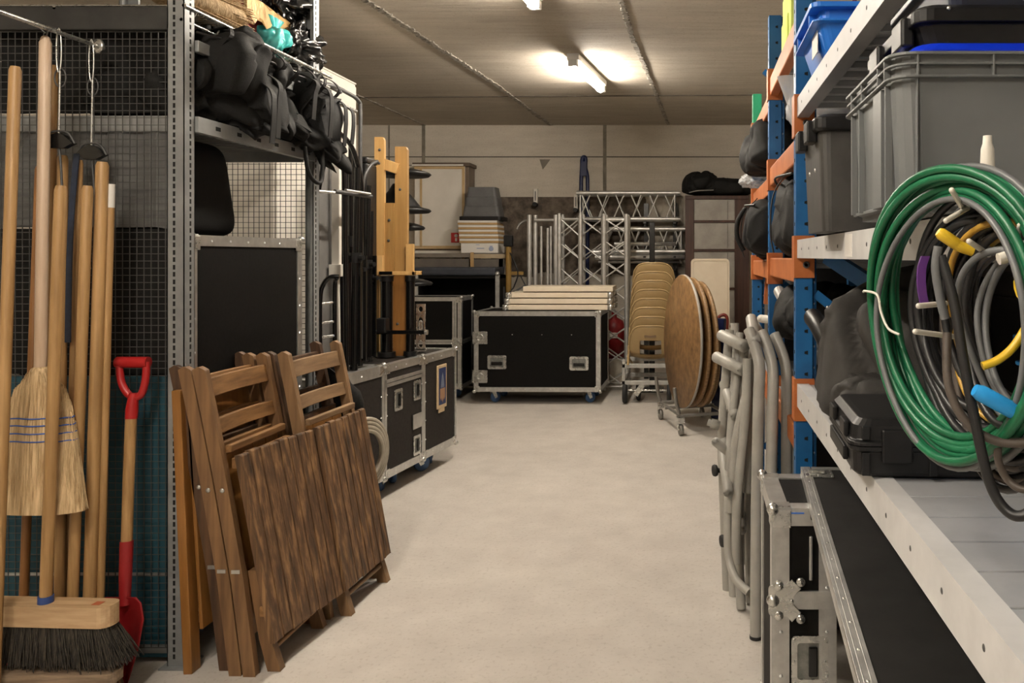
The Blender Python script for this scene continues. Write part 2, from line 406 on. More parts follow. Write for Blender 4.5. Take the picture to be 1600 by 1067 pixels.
# ------------------------------------------------------------------ flight cases
def faceM(kind, w, d, h):
    o, u, v, n = {'F': ((0, 0, 0), (1, 0, 0), (0, 0, 1), (0, -1, 0)), 'R': ((w, 0, 0), (0, 1, 0), (0, 0, 1), (1, 0, 0)),
                  'L': ((0, d, 0), (0, -1, 0), (0, 0, 1), (-1, 0, 0)), 'T': ((0, 0, h), (1, 0, 0), (0, 1, 0), (0, 0, 1))}[kind]
    return Matrix(((u[0], v[0], n[0], o[0]), (u[1], v[1], n[1], o[1]), (u[2], v[2], n[2], o[2]), (0, 0, 0, 1)))
def hw_handle(t, M, u, v, s=1., vert=False):
    T = M @ Matrix.Translation((u, v, 0)) @ (Matrix.Rotation(PI / 2, 4, 'Z') if vert else Matrix()) @ Matrix.Scale(s, 4)
    b = B(); b.X = T
    pl = rrect(-.085, .085, -.062, .062, .014); inn = rrect(-.062, .062, -.042, .042, .01)
    n = len(pl)
    vs = [(x, y, .001) for x, y in pl] + [(x, y, .005) for x, y in pl] + [(x, y, .005) for x, y in inn] + [(x, y, -.0) for x, y in inn]
    b.add(vs, [(k * n + i, k * n + (i + 1) % n, (k + 1) * n + (i + 1) % n, (k + 1) * n + i) for k in range(3) for i in range(n)])
    for x in (-.074, 0, .074):
        for y in (-.052, .052): b.ball((x, y, .005), (.004, .004, .002), 8)
    p = b.build('handle', chrome, t)
    b = B(); b.X = T; b.box(-.061, .061, -.041, .041, .0005, .002); b.build('recess', mat('handle dish', (.16, .17, .16), (.3, .3, .28), .45, .6, 30), p)
    b = B(); b.X = T; b.box(-.05, .05, -.026, .004, .002, .014); b.build('grip', blackm, p, .003)
def hw_latch(t, M, u, v, s=1., rot=0):
    T = M @ Matrix.Translation((u, v, 0)) @ Matrix.Rotation(rot, 4, 'Z') @ Matrix.Scale(s, 4)
    b = B(); b.X = T; b.prism(rrect(-.07, .07, -.06, .06, .008), lambda a, c, q: V((a, c, q)), .001, .005)
    for x in (-.06, .06):
        for y in (-.05, 0, .05): b.ball((x, y, .005), (.0045, .0045, .0025), 8)
    p = b.build('latch', chrome, t)
    b = B(); b.X = T
    b.lathe([(.036, .005), (.036, .009), (.029, .012), (.024, .008), (.0, .008)], n=24)
    b.box(-.03, .03, -.006, .006, .008, .02); b.box(-.045, -.01, .02, .045, .006, .014); b.box(-.045, -.01, -.045, -.02, .006, .014)
    b.build('latch_wing', mat('zinc dish', (.4, .4, .38), (.66, .66, .63), .3, .85, 40), p, .001)
def caster(t, x, y, z, r=.05, m=wheelblue, ang=.5):
    R = Matrix.Translation((x, y, 0)) @ Matrix.Rotation(ang, 4, 'Z')
    b = B(); b.X = R; b.box(-.045, .045, -.04, .04, z - .006, z); b.lathe([(.026, 0), (.026, .012)], (0, 0, z - .018), 16)
    for s in (-1, 1): b.prism([(-.02, z - .015), (.025, z - .015), (.045, r), (.02, r - .012)], lambda a, c, q: V((a, q, c)), s * .02 - .002, s * .02 + .002)
    b.cyl((.032, -.024, r), (.032, .024, r), .007, 10)
    p = b.build('caster', chrome, t)
    b = B(); b.X = R; b.lathe([(r * .35, -.016), (r * .9, -.016), (r, -.01), (r, .01), (r * .9, .016), (r * .35, .016)], (.032, 0, r), 24, (0, 1, 0))
    b.build('wheel', [m], p)
def flight_case(label, loc, rotz, w, d, h, z0=.12, hw=(), wheel=wheelblue, e=.032, casters=True, body=lam, seams=(), vseams=(), name='flight_case', nofront=False, group=None, corner=True, split=None, ev=None):
    t = thing(name, label, 'flight case', loc, rotz, group)
    b = B().box(.002, w - .002, .002, d - .002, z0 + .002, h - .002); b.build('body', body, t)
    b = B(); k = e; o = .003
    def bar(x0, x1, y0, y1, z0_, z1_): b.box(x0, x1, y0, y1, z0_, z1_)
    for zz0, zz1 in ((z0, z0 + k), (h - k, h)):
        bar(-o, w + o, -o, k, zz0 - (o if zz0 == z0 else 0), zz1 + (o if zz1 == h else 0)); bar(-o, w + o, d - k, d + o, zz0 - (o if zz0 == z0 else 0), zz1 + (o if zz1 == h else 0))
        bar(-o, k, k, d - k, zz0 - (o if zz0 == z0 else 0), zz1 + (o if zz1 == h else 0)); bar(w - k, w + o, k, d - k, zz0 - (o if zz0 == z0 else 0), zz1 + (o if zz1 == h else 0))
    kv = ev or k
    for x0, x1 in ((-o, kv), (w - kv, w + o)):
        for y0, y1 in ((-o, kv), (d - kv, d + o)): bar(x0, x1, y0, y1, z0 + k, h - k)
    for s in seams:                                   # horizontal joint: two extrusions
        bar(-o, w + o, -o, .01, s - .022, s - .002); bar(-o, w + o, -o, .01, s + .002, s + .022)
        bar(w - .01, w + o, 0, d, s - .022, s - .002); bar(w - .01, w + o, 0, d, s + .002, s + .022); bar(-o, .01, 0, d, s - .022, s + .022)
    for s in vseams: bar(s - .02, s - .002, -o, .01, z0 + k, h - k); bar(s + .002, s + .02, -o, .01, z0 + k, h - k)
    # rivets along the front edges
    for i in range(1, int(w / .12)):
        for z in (z0 + k * .5, h - k * .5): b.ball((i * .12, -o, z), (.005, .003, .005), 6)
    for i in range(1, int((h - z0) / .12)):
        for x in (k * .5, w - k * .5): b.ball((x, -o, z0 + i * .12), (.005, .003, .005), 6)
    b.build('edge_frame', alu, t, .0025)
    if corner:
        for x, sx in ((0, 1), (w, -1)):
            for y, sy in ((0, 1), (d, -1)):
                for z, sz in ((z0, 1), (h, -1)):
                    b = B(); q = .05; p = .006
                    b.ball((x, y, z), .017, 12)
                    b.box(min(x, x + sx * q), max(x, x + sx * q), y - p * (sy > 0), y + p * (sy < 0), min(z, z + sz * q), max(z, z + sz * q))
                    b.box(x - p * (sx > 0), x + p * (sx < 0), min(y, y + sy * q), max(y, y + sy * q), min(z, z + sz * q), max(z, z + sz * q))
                    b.box(min(x, x + sx * q), max(x, x + sx * q), min(y, y + sy * q), max(y, y + sy * q), z - p * (sz > 0), z + p * (sz < 0))
                    b.build('ball_corner', chrome, t, .002)
    if casters:
        for x in (.14, w - .14):
            for y in (.12, d - .12): caster(t, x, y, z0, .05, wheel, random.uniform(-1, 1))
    for kind, face, u, v, *rest in hw:
        M = faceM(face, w, d, h)
        if kind == 'handle': hw_handle(t, M, u, v, *(rest or [1.]))
        elif kind == 'latch': hw_latch(t, M, u, v, *(rest or [1.]))
    return t
C = flight_case('large closed black flight case on casters carrying stacked white panels', (-2.075, 7.54, 0), math.radians(-1), 1.19, .6, .875, .125,
                hw=[('latch', 'F', .055, .63), ('latch', 'F', .055, .265), ('handle', 'F', .215, .4, 1.05), ('handle', 'F', .99, .39, 1.05)], e=.04)
b = B()
for x in (.36, .64, .92): b.ball((x, -.002, .66), (.006, .004, .004), 8)
b.build('rivet', chrome, C)
flight_case('tall black flight case with mid joint, left of the large closed case', (-2.86, 7.72, 0), 0, .61, .40, 1.0, .12, seams=(.57,), hw=[('latch', 'F', .57, .57, .7)], e=.035, vseams=(.545,))
# big dark open-fronted case behind them
t = thing('open_case', 'big open-fronted black case with slate cloth top behind the flight cases', 'flight case', (-2.86, 8.16, 0))
b = B(); b.box(0, .86, .02, .40, .1, .14); b.box(0, .03, .02, .4, .14, 1.2); b.box(.83, .86, .02, .4, .14, 1.2); b.box(0, .86, .37, .4, .14, 1.2); b.box(0, .86, .02, .4, 1.17, 1.2); b.build('shell', lam, t)
b = B(); b.box(-.01, .83, 0, .41, 1.2, 1.285); b.build('cloth_cover', tapec, t, .02)
b = B(); b.box(.83, .87, -.005, .02, .1, 1.22); b.box(0, .04, -.005, .02, .1, 1.22)
for k in range(9): b.box(.835, .865, -.01, -.005, .2 + k * .11, .235 + k * .11)
b.ball((.85, 0, 1.22), .025); b.build('edge_frame', alu, t, .002)
for x in (.12, .74): caster(t, x, .2, .1, .042, rubber)

# white panels on top of the large case
t0 = None
zz = .882
for k in range(4):
    lbl = ('bottom', 'second lowest', 'second highest', 'topmost plain-edged')[k] + ' white panel in the stack on the large flight case'
    w = (1.0, .98, .97, .86)[k]; hh = .052
    x0 = (-1.78, -1.765, -1.755, -1.62)[k] - .02; y0 = 7.62 + .01 * k
    t = thing('stage_panel', lbl, 'panel', (x0, y0, zz), random.uniform(-.012, .012), 'white panels stacked on the flight case')
    B().box(0, w, 0, .4, .004, hh).build('board', creamp, t, .004)
    if k < 3:
        for x in (0, w):
            for y in (0, .4):
                B().lathe([(.0, .0), (.026, .002), (.03, .012), (.03, hh - .008), (.026, hh + .002), (.0, hh + .003)], (x, y, 0), 16).build('corner_fitting', chrome, t)
    zz += hh + .006

# row of three cases on the left of the aisle
ry = math.radians(81.5)
ux = V((math.cos(ry), math.sin(ry), 0)); base = V((-1.775, 4.585, 0))
flight_case('black flight case at the left, nearest of the row, behind the slatted chairs', base - ux * .60, ry, .59, .56, .775, .12, hw=[], e=.06, ev=.022, body=lambrown)
flight_case('middle black flight case of the row, with recessed handles and blue casters', base, ry, .455, .56, .77, .12,
            hw=[('handle', 'F', .15, .55, .75, True), ('handle', 'F', .375, .57, .72, True), ('handle', 'F', .375, .23, .72, True)], e=.042, ev=.02, seams=(.665,), body=lambrown)
c2 = flight_case('far black flight case of the row, with a framed blue poster', base + ux * .46, ry, .46, .56, .765, .12, hw=[('latch', 'T', .2, .2, .9)], e=.045, ev=.02, body=lambrown)
b = B(); b.box(.17, .30, -.012, -.001, .40, .685); b.box(.195, .275, -.009, -.001, .372, .40); b.build('poster_frame', mat('pale timber frame', (.5, .36, .2), (.6, .45, .28), .5), c2, .003)
b = B(); b.box(.186, .284, -.0135, -.012, .425, .665); b.build('poster', posterb, c2)
b = B(); b.prism([(.2, .47), (.215, .45), (.222, .47), (.235, .435), (.248, .47), (.256, .45), (.27, .47), (.268, .53), (.2, .53)], lambda a, c, q: V((a, q, c)), -.0142, -.0135)
b.build('printed_figure', posterf, c2)
b = B(); b.prism([(.21, .535), (.26, .535), (.255, .58), (.246, .61), (.235, .635), (.224, .61), (.215, .58)], lambda a, c, q: V((a, q, c)), -.0142, -.0135)
b.build('printed_figure', mat('print slate', (.1, .13, .2), (.16, .19, .26), .6), c2)
# metal data plate on middle case (no readable text in the photo)
b = B(); b.X = Matrix.Translation(base) @ Matrix.Rotation(ry, 4, 'Z'); b.box(.32, .43, -.006, -.002, .335, .425)
single(b, 'metal_plate', alu, 'small pale metal plate on the middle case between its two handles', 'plate')
# ------------------------------------------------------------------ left steel shelving
SX0, SX1, SY0, SY1 = -2.62, -1.735, 2.72, 3.70
S = thing('steel_shelving', 'grey slotted steel shelving unit with wire mesh end at the left', 'shelving', (-2.1, 3.2, 0))
def slotpost(x, y, sx, sy, top=2.88):
    b = B(); w = .058; tk = .003
    xs = sorted((x, x + sx * w)); ys = sorted((y, y + sy * w))
    b.box(xs[0], xs[1], *sorted((y, y + sy * tk)), 0, top); b.box(*sorted((x, x + sx * tk)), ys[0], ys[1], 0, top)
    b.box(*sorted((x + sx * (w - tk), x + sx * w)), *sorted((y, y + sy * .014)), 0, top); b.box(*sorted((x, x + sx * .014)), *sorted((y + sy * (w - tk), y + sy * w)), 0, top)
    b.mi = 1
    n = int(top / .05)
    for i in range(n):
        z = .03 + i * .05
        for dz, off in ((0, .030), (.024, .030)):
            xa = x + sx * off
            b.box(*sorted((xa, xa + sx * .008)), *sorted((y - sy * .0006, y + sy * .001)), z + dz, z + dz + .016)
            ya = y + sy * off
            b.box(*sorted((x - sx * .0006, x + sx * .001)), *sorted((ya, ya + sy * .008)), z + dz, z + dz + .016)
    b.build('post', [steelgrey, void], S, world=True)
    b = B(); b.box(x - sx * .02, x + sx * .075, y - .02, y + .075, 0, .006) if sy > 0 else b.box(*sorted((x - sx * .02, x + sx * .075)), y - .075, y + .02, 0, .006)
    b.build('foot_plate', steelgrey, S, world=True)
slotpost(SX1, SY0, -1, 1); slotpost(SX1, SY1, -1, -1); slotpost(SX0, SY0, 1, 1); slotpost(SX0, SY1, 1, -1)
def lvl(z, hh, m=steelgrey):
    for x in (SX1, SX0): 
        b = B().box(x - .012, x + .012, SY0 + .06, SY1 - .06, z - hh, z)
        b.mi = 1
        if x == SX1:
            for i in range(6): b.box(x + .0115, x + .0126, SY0 + .16 + i * .135, SY0 + .19 + i * .135, z - hh * .62, z - hh * .35)
        b.build('side_beam', [m, void], S, .003, world=True)
    for y in (SY0 + .05, SY1 - .03): B().box(SX0 + .06, SX1 - .06, y - .01, y + .01, z - hh, z).build('cross_beam', m, S, .003, world=True)
lvl(1.885, .055)
b = B()
for i in range(16): b.box(SX0 + .02, SX1 - .02, SY0 + .08 + i * .054, SY0 + .1 + i * .054, 1.874, 1.882)
b.build('shelf_slats', steelgrey, S, world=True)
# wire shelf on top: front rod, rear rod, cross wires
b = B()
ye = SY1 + .12
b.cyl((SX1 - .0, SY0 - .0, 2.252), (SX1 - .0, ye, 2.252), .008, 8); b.cyl((SX1 - .01, SY0, 2.205), (SX1 - .01, ye, 2.205), .006, 8)
b.cyl((SX0, SY0, 2.252), (SX0, ye, 2.252), .008, 8); b.cyl(((SX0 + SX1) / 2, SY0, 2.245), ((SX0 + SX1) / 2, ye, 2.245), .006, 8)
for i in range(46):
    y = SY0 + .02 + i * (ye - SY0 - .04) / 45; b.cyl((SX0, y, 2.258), (SX1, y, 2.258), .0028, 6)
for i in range(7):
    y = SY0 + .05 + i * .15; b.cyl((SX1 - .01, y, 2.205), (SX1, y + .02, 2.25), .003, 6)
b.build('wire_shelf', chrome, S, world=True)
B().box(SX1 - .012, SX1 + .012, SY0 + .06, SY1 - .06, 2.11, 2.15).build('side_beam', steelgrey, S, .003, world=True)
# mesh ends
def mesh(y, x0, x1, z0, z1, nm):
    b = B(); st = .0245; w = .0011
    for i in range(int((x1 - x0) / st) + 1): b.box(x0 + i * st - w, x0 + i * st + w, y - w, y + w, z0, z1)
    for i in range(int((z1 - z0) / st) + 1): b.box(x0, x1, y - w - .002, y + w - .002, z0 + i * st - w, z0 + i * st + w)
    b.build(nm, mat('mesh wire', (.09, .09, .088), None, .5, .5), S, world=True)
mesh(SY0 + .02, SX0, SX1 - .055, .06, 2.17, 'wire_mesh'); mesh(SY1 - .01, SX0, SX1 - .055, .06, 1.83, 'wire_mesh')
b = B(); b.box(SX0, SX1 - .05, SY0, SY0 + .03, 2.17, 2.25); b.build('top_rail', mat('dark grey rail', (.025, .025, .025), (.045, .045, .043), .5, .2, 9), S, .004, world=True)
b = B(); b.box(SX0, SX1 - .05, SY0 + .005, SY0 + .02, 2.30, 2.36); b.build('top_rail', mat('dark grey rail', (.07, .07, .07)), S, .004, world=True)
B().box(SX0, SX1 - .05, SY0 + .03, SY0 + .05, .035, .065).build('cross_beam', steelgrey, S, world=True)
B().box(SX0, SX1 - .05, SY0 + .03, SY0 + .045, .30, .312).build('cross_beam', alu, S, world=True)

# things inside the left shelving
flight_case('upright black flight case panel between the left shelving posts', (-1.765, 2.80, 0), PI / 2, .79, .63, 1.472, .10, hw=[], e=.036, casters=True)
b = B(); b.box(-2.40, -1.99, 2.985, 2.995, 1.5, 1.86); 
b = B(); n = 30; rg = []
for i in range(n + 1):
    x = -2.60 + .79 * i / n; yy = 2.775 + .006 * math.sin(i * 1.3)
    rg.append([V((x, yy, 1.50 + .02 * noise.noise(V((x * 14, 0, 0))))), V((x, yy + .004, 1.50)), V((x, yy + .004, 1.86)), V((x, yy, 1.86))])
single(b.rings(rg, True, False), 'mesh_cloth', clothg, 'grey see-through cloth hanging behind the wire mesh above the broom handles', 'cloth')
b = B(); b.box(-2.58, -1.80, 2.752, 2.778, .02, .985); b.box(-2.58, -1.80, 2.749, 2.752, .48, .484)
single(b, 'teal_board', tealpanel, 'dark teal board standing behind the wire mesh and the red shovel', 'board', bevel=.004)
b = blob(B(), (-2.12, 3.18, 1.668), (.40, .36, .385), .3, 3, .02, 4)
t = single(b, 'black_bag', fabric, 'boxy black bag on the flight case inside the shelving', 'bag')

b = B(); rg = []  # added black sheet, stands in for the shaded interior behind the mesh
for i in range(31):
    x = -2.60 + .80 * i / 30; yy = 2.80 + .008 * math.sin(i * .9)
    rg.append([V((x, yy, 1.90)), V((x, yy + .006, 1.90)), V((x, yy + .006, 2.20)), V((x, yy, 2.20))])
single(b.rings(rg, True, False), 'shade_sheet', fabric, 'added black sheet for the dark interior behind the wire mesh high up, above the grey cloth', 'cloth')
b = B(); rg = []  # second added sheet, keeps the lit case edge dark behind the mesh
for i in range(31):
    x = -2.60 + .79 * i / 30; yy = 2.782 + .005 * math.sin(i * .9)
    rg.append([V((x, yy, .99)), V((x, yy + .005, .99)), V((x, yy + .005, 1.495)), V((x, yy, 1.495))])
single(b.rings(rg, True, False), 'shade_sheet', fabric, 'added black sheet for the dark interior behind the wire mesh, between the grey cloth and the teal board', 'cloth')
# tall cream cupboard beyond the far post, grey panel against it
t = thing('cupboard', 'tall off-white cupboard standing past the left shelving', 'cupboard', (-2.80, 4.60, 0))
B().box(0, .385, 0, 1.10, .02, 2.62).build('carcass', whitep, t, .006)
B().box(0, .39, 0, 1.105, 2.62, 2.632).build('top_edge', whitep, t, .003)
B().box(.385, .395, .01, .545, .1, 2.60).build('door', whitep, t, .003); B().box(.385, .395, .555, 1.09, .1, 2.60).build('door', whitep, t, .003)
b = B(); b.beam((-1.94, 4.245, .785), (-1.955, 4.245, 1.90), .24, .012, (1, 0, 0)); 
single(b, 'grey_board', greypan, 'grey board leaning on the off-white cupboard', 'board', bevel=.003)

# ------------------------------------------------------------------ black holdalls on the middle level
def holdall(loc, dim, seed, label, extra):
    t = thing('holdall', label, 'bag', loc, 0, 'black holdalls on the left shelving')
    bb = blob(B(), (0, 0, dim[2] / 2), dim, .48, seed, .6, 3.0, 110, 76, crease=1.0, soft=.8, fl=(-1.712 - loc[0], Z1 + .002 - loc[2] - dim[2] / 2)); bb.build('bag_body', fabric, t)
    hx = dim[0] / 2
    b = B()
    for dy in (-.07, .07):
        b.ribbon(smoothpath([(hx * .9, dy, dim[2] * .72), (hx * 1.02, dy, dim[2] * .84), (hx * .88, dy * .4, dim[2] * .95), (hx * .55, 0, dim[2] * .93)], 5), .024, .004, (0, 1, 0))
    b.build('carry_handle', strapm, t)
    for k, (y, z0, z1, out) in enumerate(extra):
        b = B(); pts = smoothpath([(hx * .8, y, z1), (hx + .03, y + .01, z1 * .8 + z0 * .2), (hx + .03 + out, y - .004, (z0 + z1) / 2), (hx + .02 + out, y, z0)], 6)
        b.ribbon(pts, .034, .004, (0, 1, 0)); b.build('strap', strapm, t)
    b = B(); b.tube(smoothpath([(hx * .7, -dim[1] * .4, dim[2] * .82), (hx * .97, 0, dim[2] * .8), (hx * .7, dim[1] * .4, dim[2] * .82)], 6), .004, 6)
    b.build('zip', mat('dark zip', (.03, .03, .03), None, .4, .5), t)
    return t
Z1 = 1.887
holdall((-1.93, 2.93, Z1), (.54, .34, .36), 1, 'black holdall nearest the slotted post, tallest of the row', [])
holdall((-1.92, 3.14, Z1), (.55, .34, .34), 2, 'black holdall second from the slotted post, long strap hanging down', [(-.10, -.06, .2, .02), (-.04, -.03, .24, .01)])
holdall((-1.91, 3.36, Z1 - .01), (.56, .36, .34), 4, 'wide black holdall third from the slotted post, with a broad strap over it', [(.02, .1, .3, .0), (.13, .04, .3, .02)])
t = holdall((-1.90, 3.57, Z1 - .05), (.56, .33, .38), 6, 'black holdall at the far end, its handle loop hanging below the shelf', [(.04, .06, .3, .02), (.12, .08, .28, .02)])
b = B(); b.tube(smoothpath([(.24, -.16, .03), (.25, -.155, -.07), (.26, -.11, -.115), (.26, -.05, -.10), (.25, -.02, .03)], 6), .009, 8); b.build('hanging_loop', strapm, t)
b = B(); b.ribbon(smoothpath([(-1.72, 2.90, 1.86), (-1.715, 2.905, 1.7), (-1.72, 2.90, 1.55), (-1.718, 2.9, 1.49)], 5), .035, .004, (0, 1, 0))

# ------------------------------------------------------------------ top level goods
def bristles(b, base, tip, w0, w1, d0, d1, n, r=.0022, curl=.02, wd=(1, 0, 0), dd=(0, 1, 0)):
    wd = V(wd); dd = V(dd); base = V(base); tip = V(tip)
    for i in range(n):
        u = random.uniform(-1, 1); v = random.uniform(-1, 1)
        p0 = base + wd * u * w0 / 2 + dd * v * d0 / 2
        l = random.uniform(.88, 1.04); p1 = base + (tip - base) * l + wd * (u * w1 / 2 + random.gauss(0, curl * .4)) + dd * (v * d1 / 2 + random.gauss(0, curl * .4))
        mm = (p0 + p1) / 2 + wd * random.gauss(0, curl * .15)
        b.tube([p0, mm, p1], [r, r, r * .6], 4, cap=False)
t = thing('straw_broom', 'straw broom head lying on the top of the left shelving', 'broom', (-1.90, 2.86, 2.262), 0)
b = B(); pts = []
bristles(b, (0, -.15, .09), (.09, .28, .05), .05, .18, .05, .10, 900, .003, .03, (1, -.3, 0), (0, 0, 1))
b.build('bristles', straw, t)
b = B(); rg = []
for i, (w, hh) in enumerate(((.03, .03), (.06, .05), (.09, .06), (.10, .055))):
    c = V((0, -.15, .08)).lerp(V((.09, .28, .05)), i / 3.3); rg.append([c + V((math.cos(a) * w, -.3 * math.cos(a) * w, math.sin(a) * hh)) for a in [2 * PI * k / 14 for k in range(14)]])
b.rings(rg); b.build('straw_bundle', straw, t)
B().cyl((0, -.13, .08), (-.16, -.25, .10), .014, 12).build('stick', handlew, t)
t = thing('crate', 'red crate wrapped in crinkled gold foil on the top of the left shelving', 'box', (-1.97, 3.36, 2.262), .1)
b = B(); b.box(-.14, .14, -.17, .17, 0, .20); b.build('crate_body', mat('red box', (.2, .012, .01), (.28, .02, .015), .5, 0, 8), t, .006)
b = B(); rg = []
for i in range(14):
    y = -.22 + i * .036; rg.append([V((x, y, z + .012 * noise.noise(V((x * 30, y * 40, z * 30))))) for x, z in ((-.17, .20), (.155, .20), (.18, .18), (.182, .10 - (.1 if y > .1 else 0) + .02 * math.sin(y * 50)), (.178, .10 - (.1 if y > .1 else 0)), (.16, .19), (-.17, .215))])
b.rings(rg, True, False); b.build('foil_wrap', goldf, t)
t = thing('tied_bag', 'small knotted teal plastic bag on the top of the left shelving', 'bag', (-1.80, 3.42, 2.262))
blob(B(), (0, 0, .065), (.13, .14, .135), .8, 5, .5, 3, 60, 40, crease=.8).build('bag_body', teal, t)
b = B()
for a in (-.5, 0, .5):
    rg = [[V((x + .012 * math.cos(q), a * .03 * k + .02 * a + .016 * (1 + k * .5) * math.sin(q), .11 + .022 * k)) for q in [2 * PI * j / 8 for j in range(8)]] for k, x in enumerate((0, .004, .006))]
    b.rings(rg)
b.build('knot', teal, t)
def binbag(loc, dim, seed, label):
    o = single(blob(B(), V(loc) + V((0, 0, dim[2] / 2)), dim, .75, seed, .4, 3.5, 90, 60, crease=.7, soft=1), 'bin_bag', trash, label, 'bag')
binbag((-1.87, 3.64, 2.262), (.30, .34, .19), 11, 'shiny black bin bag at the far end of the top shelf, lower of two')
binbag((-1.90, 3.60, 2.445), (.28, .28, .26), 12, 'black bin bag on top of another at the shelf end')

# ------------------------------------------------------------------ brooms in front of the mesh
t = thing('hanging_rail', 'thin steel rail sticking out from the mesh, ring at its end', 'rail', (-2.0, 2.72, 2.1))
b = B(); RX = -2.005; b.cyl((RX, 1.95, 2.105), (RX, 2.715, 2.105), .007, 12); b.build('rod', chrome, t, world=True)
b = B(); b.lathe([(.012, -.004), (.024, -.004), (.024, .004), (.012, .004), (.012, -.004)], (RX, 2.69, 2.105), 20, (.35, 1, 0)); b.build('ring', chrome, t, world=True)
def clip(y, z1, x, label):
    t = thing('hanging_clip', label, 'hook', (x, y, z1), 0, 'hanging clips on the rail')
    b = B(); L = 2.105 - z1
    b.tube([V((.0, 0, L + .012)) + V((0, .0, 0))] + [V((.008 * math.cos(a), 0, L - .055 + .0 + .07 * math.sin(a))) for a in [PI / 2 + 2 * PI * k / 20 for k in range(21)]], .002, 6); b.build('link', chrome, t)
    b = B(); b.tube([V((.018 * math.cos(a), .006, L - .14 + .03 * math.sin(a))) for a in [2 * PI * k / 16 for k in range(17)]], .0022, 6); b.build('ring', darkwire, t)
    b = B(); b.cyl((.004, 0, L - .12), (0, 0, .06), .003, 6); b.build('wire', chrome, t)
    b = B(); b.prism([(-.045, .04), (-.02, .062), (.0, .07), (.02, .062), (.05, .036), (.02, .02), (-.02, .02)], lambda a, c, q: V((a, q, c)), -.01, .01); b.build('clamp', blackm, t, .003)
    b = B(); b.tube(smoothpath([(-.045, 0, .04), (-.03, 0, .068), (0, 0, .075), (.03, 0, .068), (.05, 0, .036)], 4), .004, 6); b.tube(smoothpath([(.0, .0, .03), (.006, 0, -.03), (.01, 0, -.10)], 4), .0035, 6); b.build('clamp_wire', darkwire, t)
clip(2.53, 1.72, RX - .005, 'hanging wire clip on the rail, left of the pair')
clip(2.66, 1.70, RX + .0, 'hanging wire clip on the rail under its end ring, right of the pair')

# hanging straw broom
t = thing('straw_broom', 'straw broom with blue stitching and pale stick, hung up at left', 'broom', P(66, 800, 2.50))
Yb = 2.50
top = P(71, 62, Yb); nk = P(63, 578, Yb)
b = B(); b.tube([top, top + V((0, 0, -.01)), nk], [.012, .0165, .0165], 14); b.ball(top, .013); b.build('stick', palew, t, world=True)
b = B(); b.tube([V((.0, 0, .02)) + top, V((-.03, -.0, .05)) + top, V((RX, Yb, 2.105)) + V((-.01, 0, .012)), V((RX + .012, Yb, 2.112)), top + V((.01, 0, .03)), top + V((0, 0, .005))], .0025, 6); b.build('hanging_loop', darkwire, t, world=True)
b = B(); b.lathe([(.016, .03), (.024, .025), (.028, -.0), (.026, -.03)], nk + V((0, 0, -.02)), 18)
b.build('neck', straw, t, world=True)
prof = [(578, 63, 16), (596, 63, 28), (608, 63, 40), (640, 63, 50), (680, 64, 55), (720, 65, 59), (760, 66, 64), (797, 67, 68)]
b = B(); rg = []
for py, px, hw_ in prof[1:]:
    c = P(px, py, Yb); w = hw_ * Yb / F * .97; d = .024 + .03 * (py - 590) / 210
    rg.append([c + V((w * math.copysign(abs(math.cos(a)) ** .75, math.cos(a)), d * math.sin(a), 0)) for a in [2 * PI * k / 40 for k in range(40)]])
b.rings(rg); b.build('straw_core', straw, t, world=True)
b = B()
for i in range(1500):                                     # individual straws over the core and out of the hem
    a = random.uniform(0, 2 * PI); s0 = random.uniform(0, .75) if random.random() < .5 else .55; pts = []
    for q in (0, .5, 1):
        f = s0 + (1.0 + random.uniform(-.03, .03) - s0) * q; k = min(f * (len(prof) - 1), len(prof) - 1.001); i0 = int(k); w_ = k - i0
        py = prof[i0][0] * (1 - w_) + prof[i0 + 1][0] * w_; px = prof[i0][1] * (1 - w_) + prof[i0 + 1][1] * w_; hw_ = prof[i0][2] * (1 - w_) + prof[i0 + 1][2] * w_
        c = P(px, py, Yb); w = hw_ * Yb / F * .985 * (1 if q < 1 else random.uniform(.55, 1.03)); d = (.024 + .03 * max(0, py - 590) / 210) * 1.02
        pts.append(c + V((w * math.copysign(abs(math.cos(a)) ** .75, math.cos(a)) + random.gauss(0, .001), d * math.sin(a) * (1 if q < 1 else random.uniform(.3, 1)), 0)))
    b.tube(pts, [.0016, .0016, .001], 4, cap=False)
b.build('bristles', straw, t, world=True)
for py in (651, 662, 674, 686):
    k = (py - 640) / 40; c = P(63 + k, py, Yb); w = (50 + 5 * k) * Yb / F * .985; d = .024 + .03 * (py - 590) / 210 + .0022
    B().tube([c + V((w * math.copysign(abs(math.cos(a)) ** .75, math.cos(a)), d * math.sin(a), .001 * math.sin(a * 9))) for a in [2 * PI * q / 48 for q in range(48)]], .0022, 6, closed=True).build('stitching', bluethread, t, world=True)

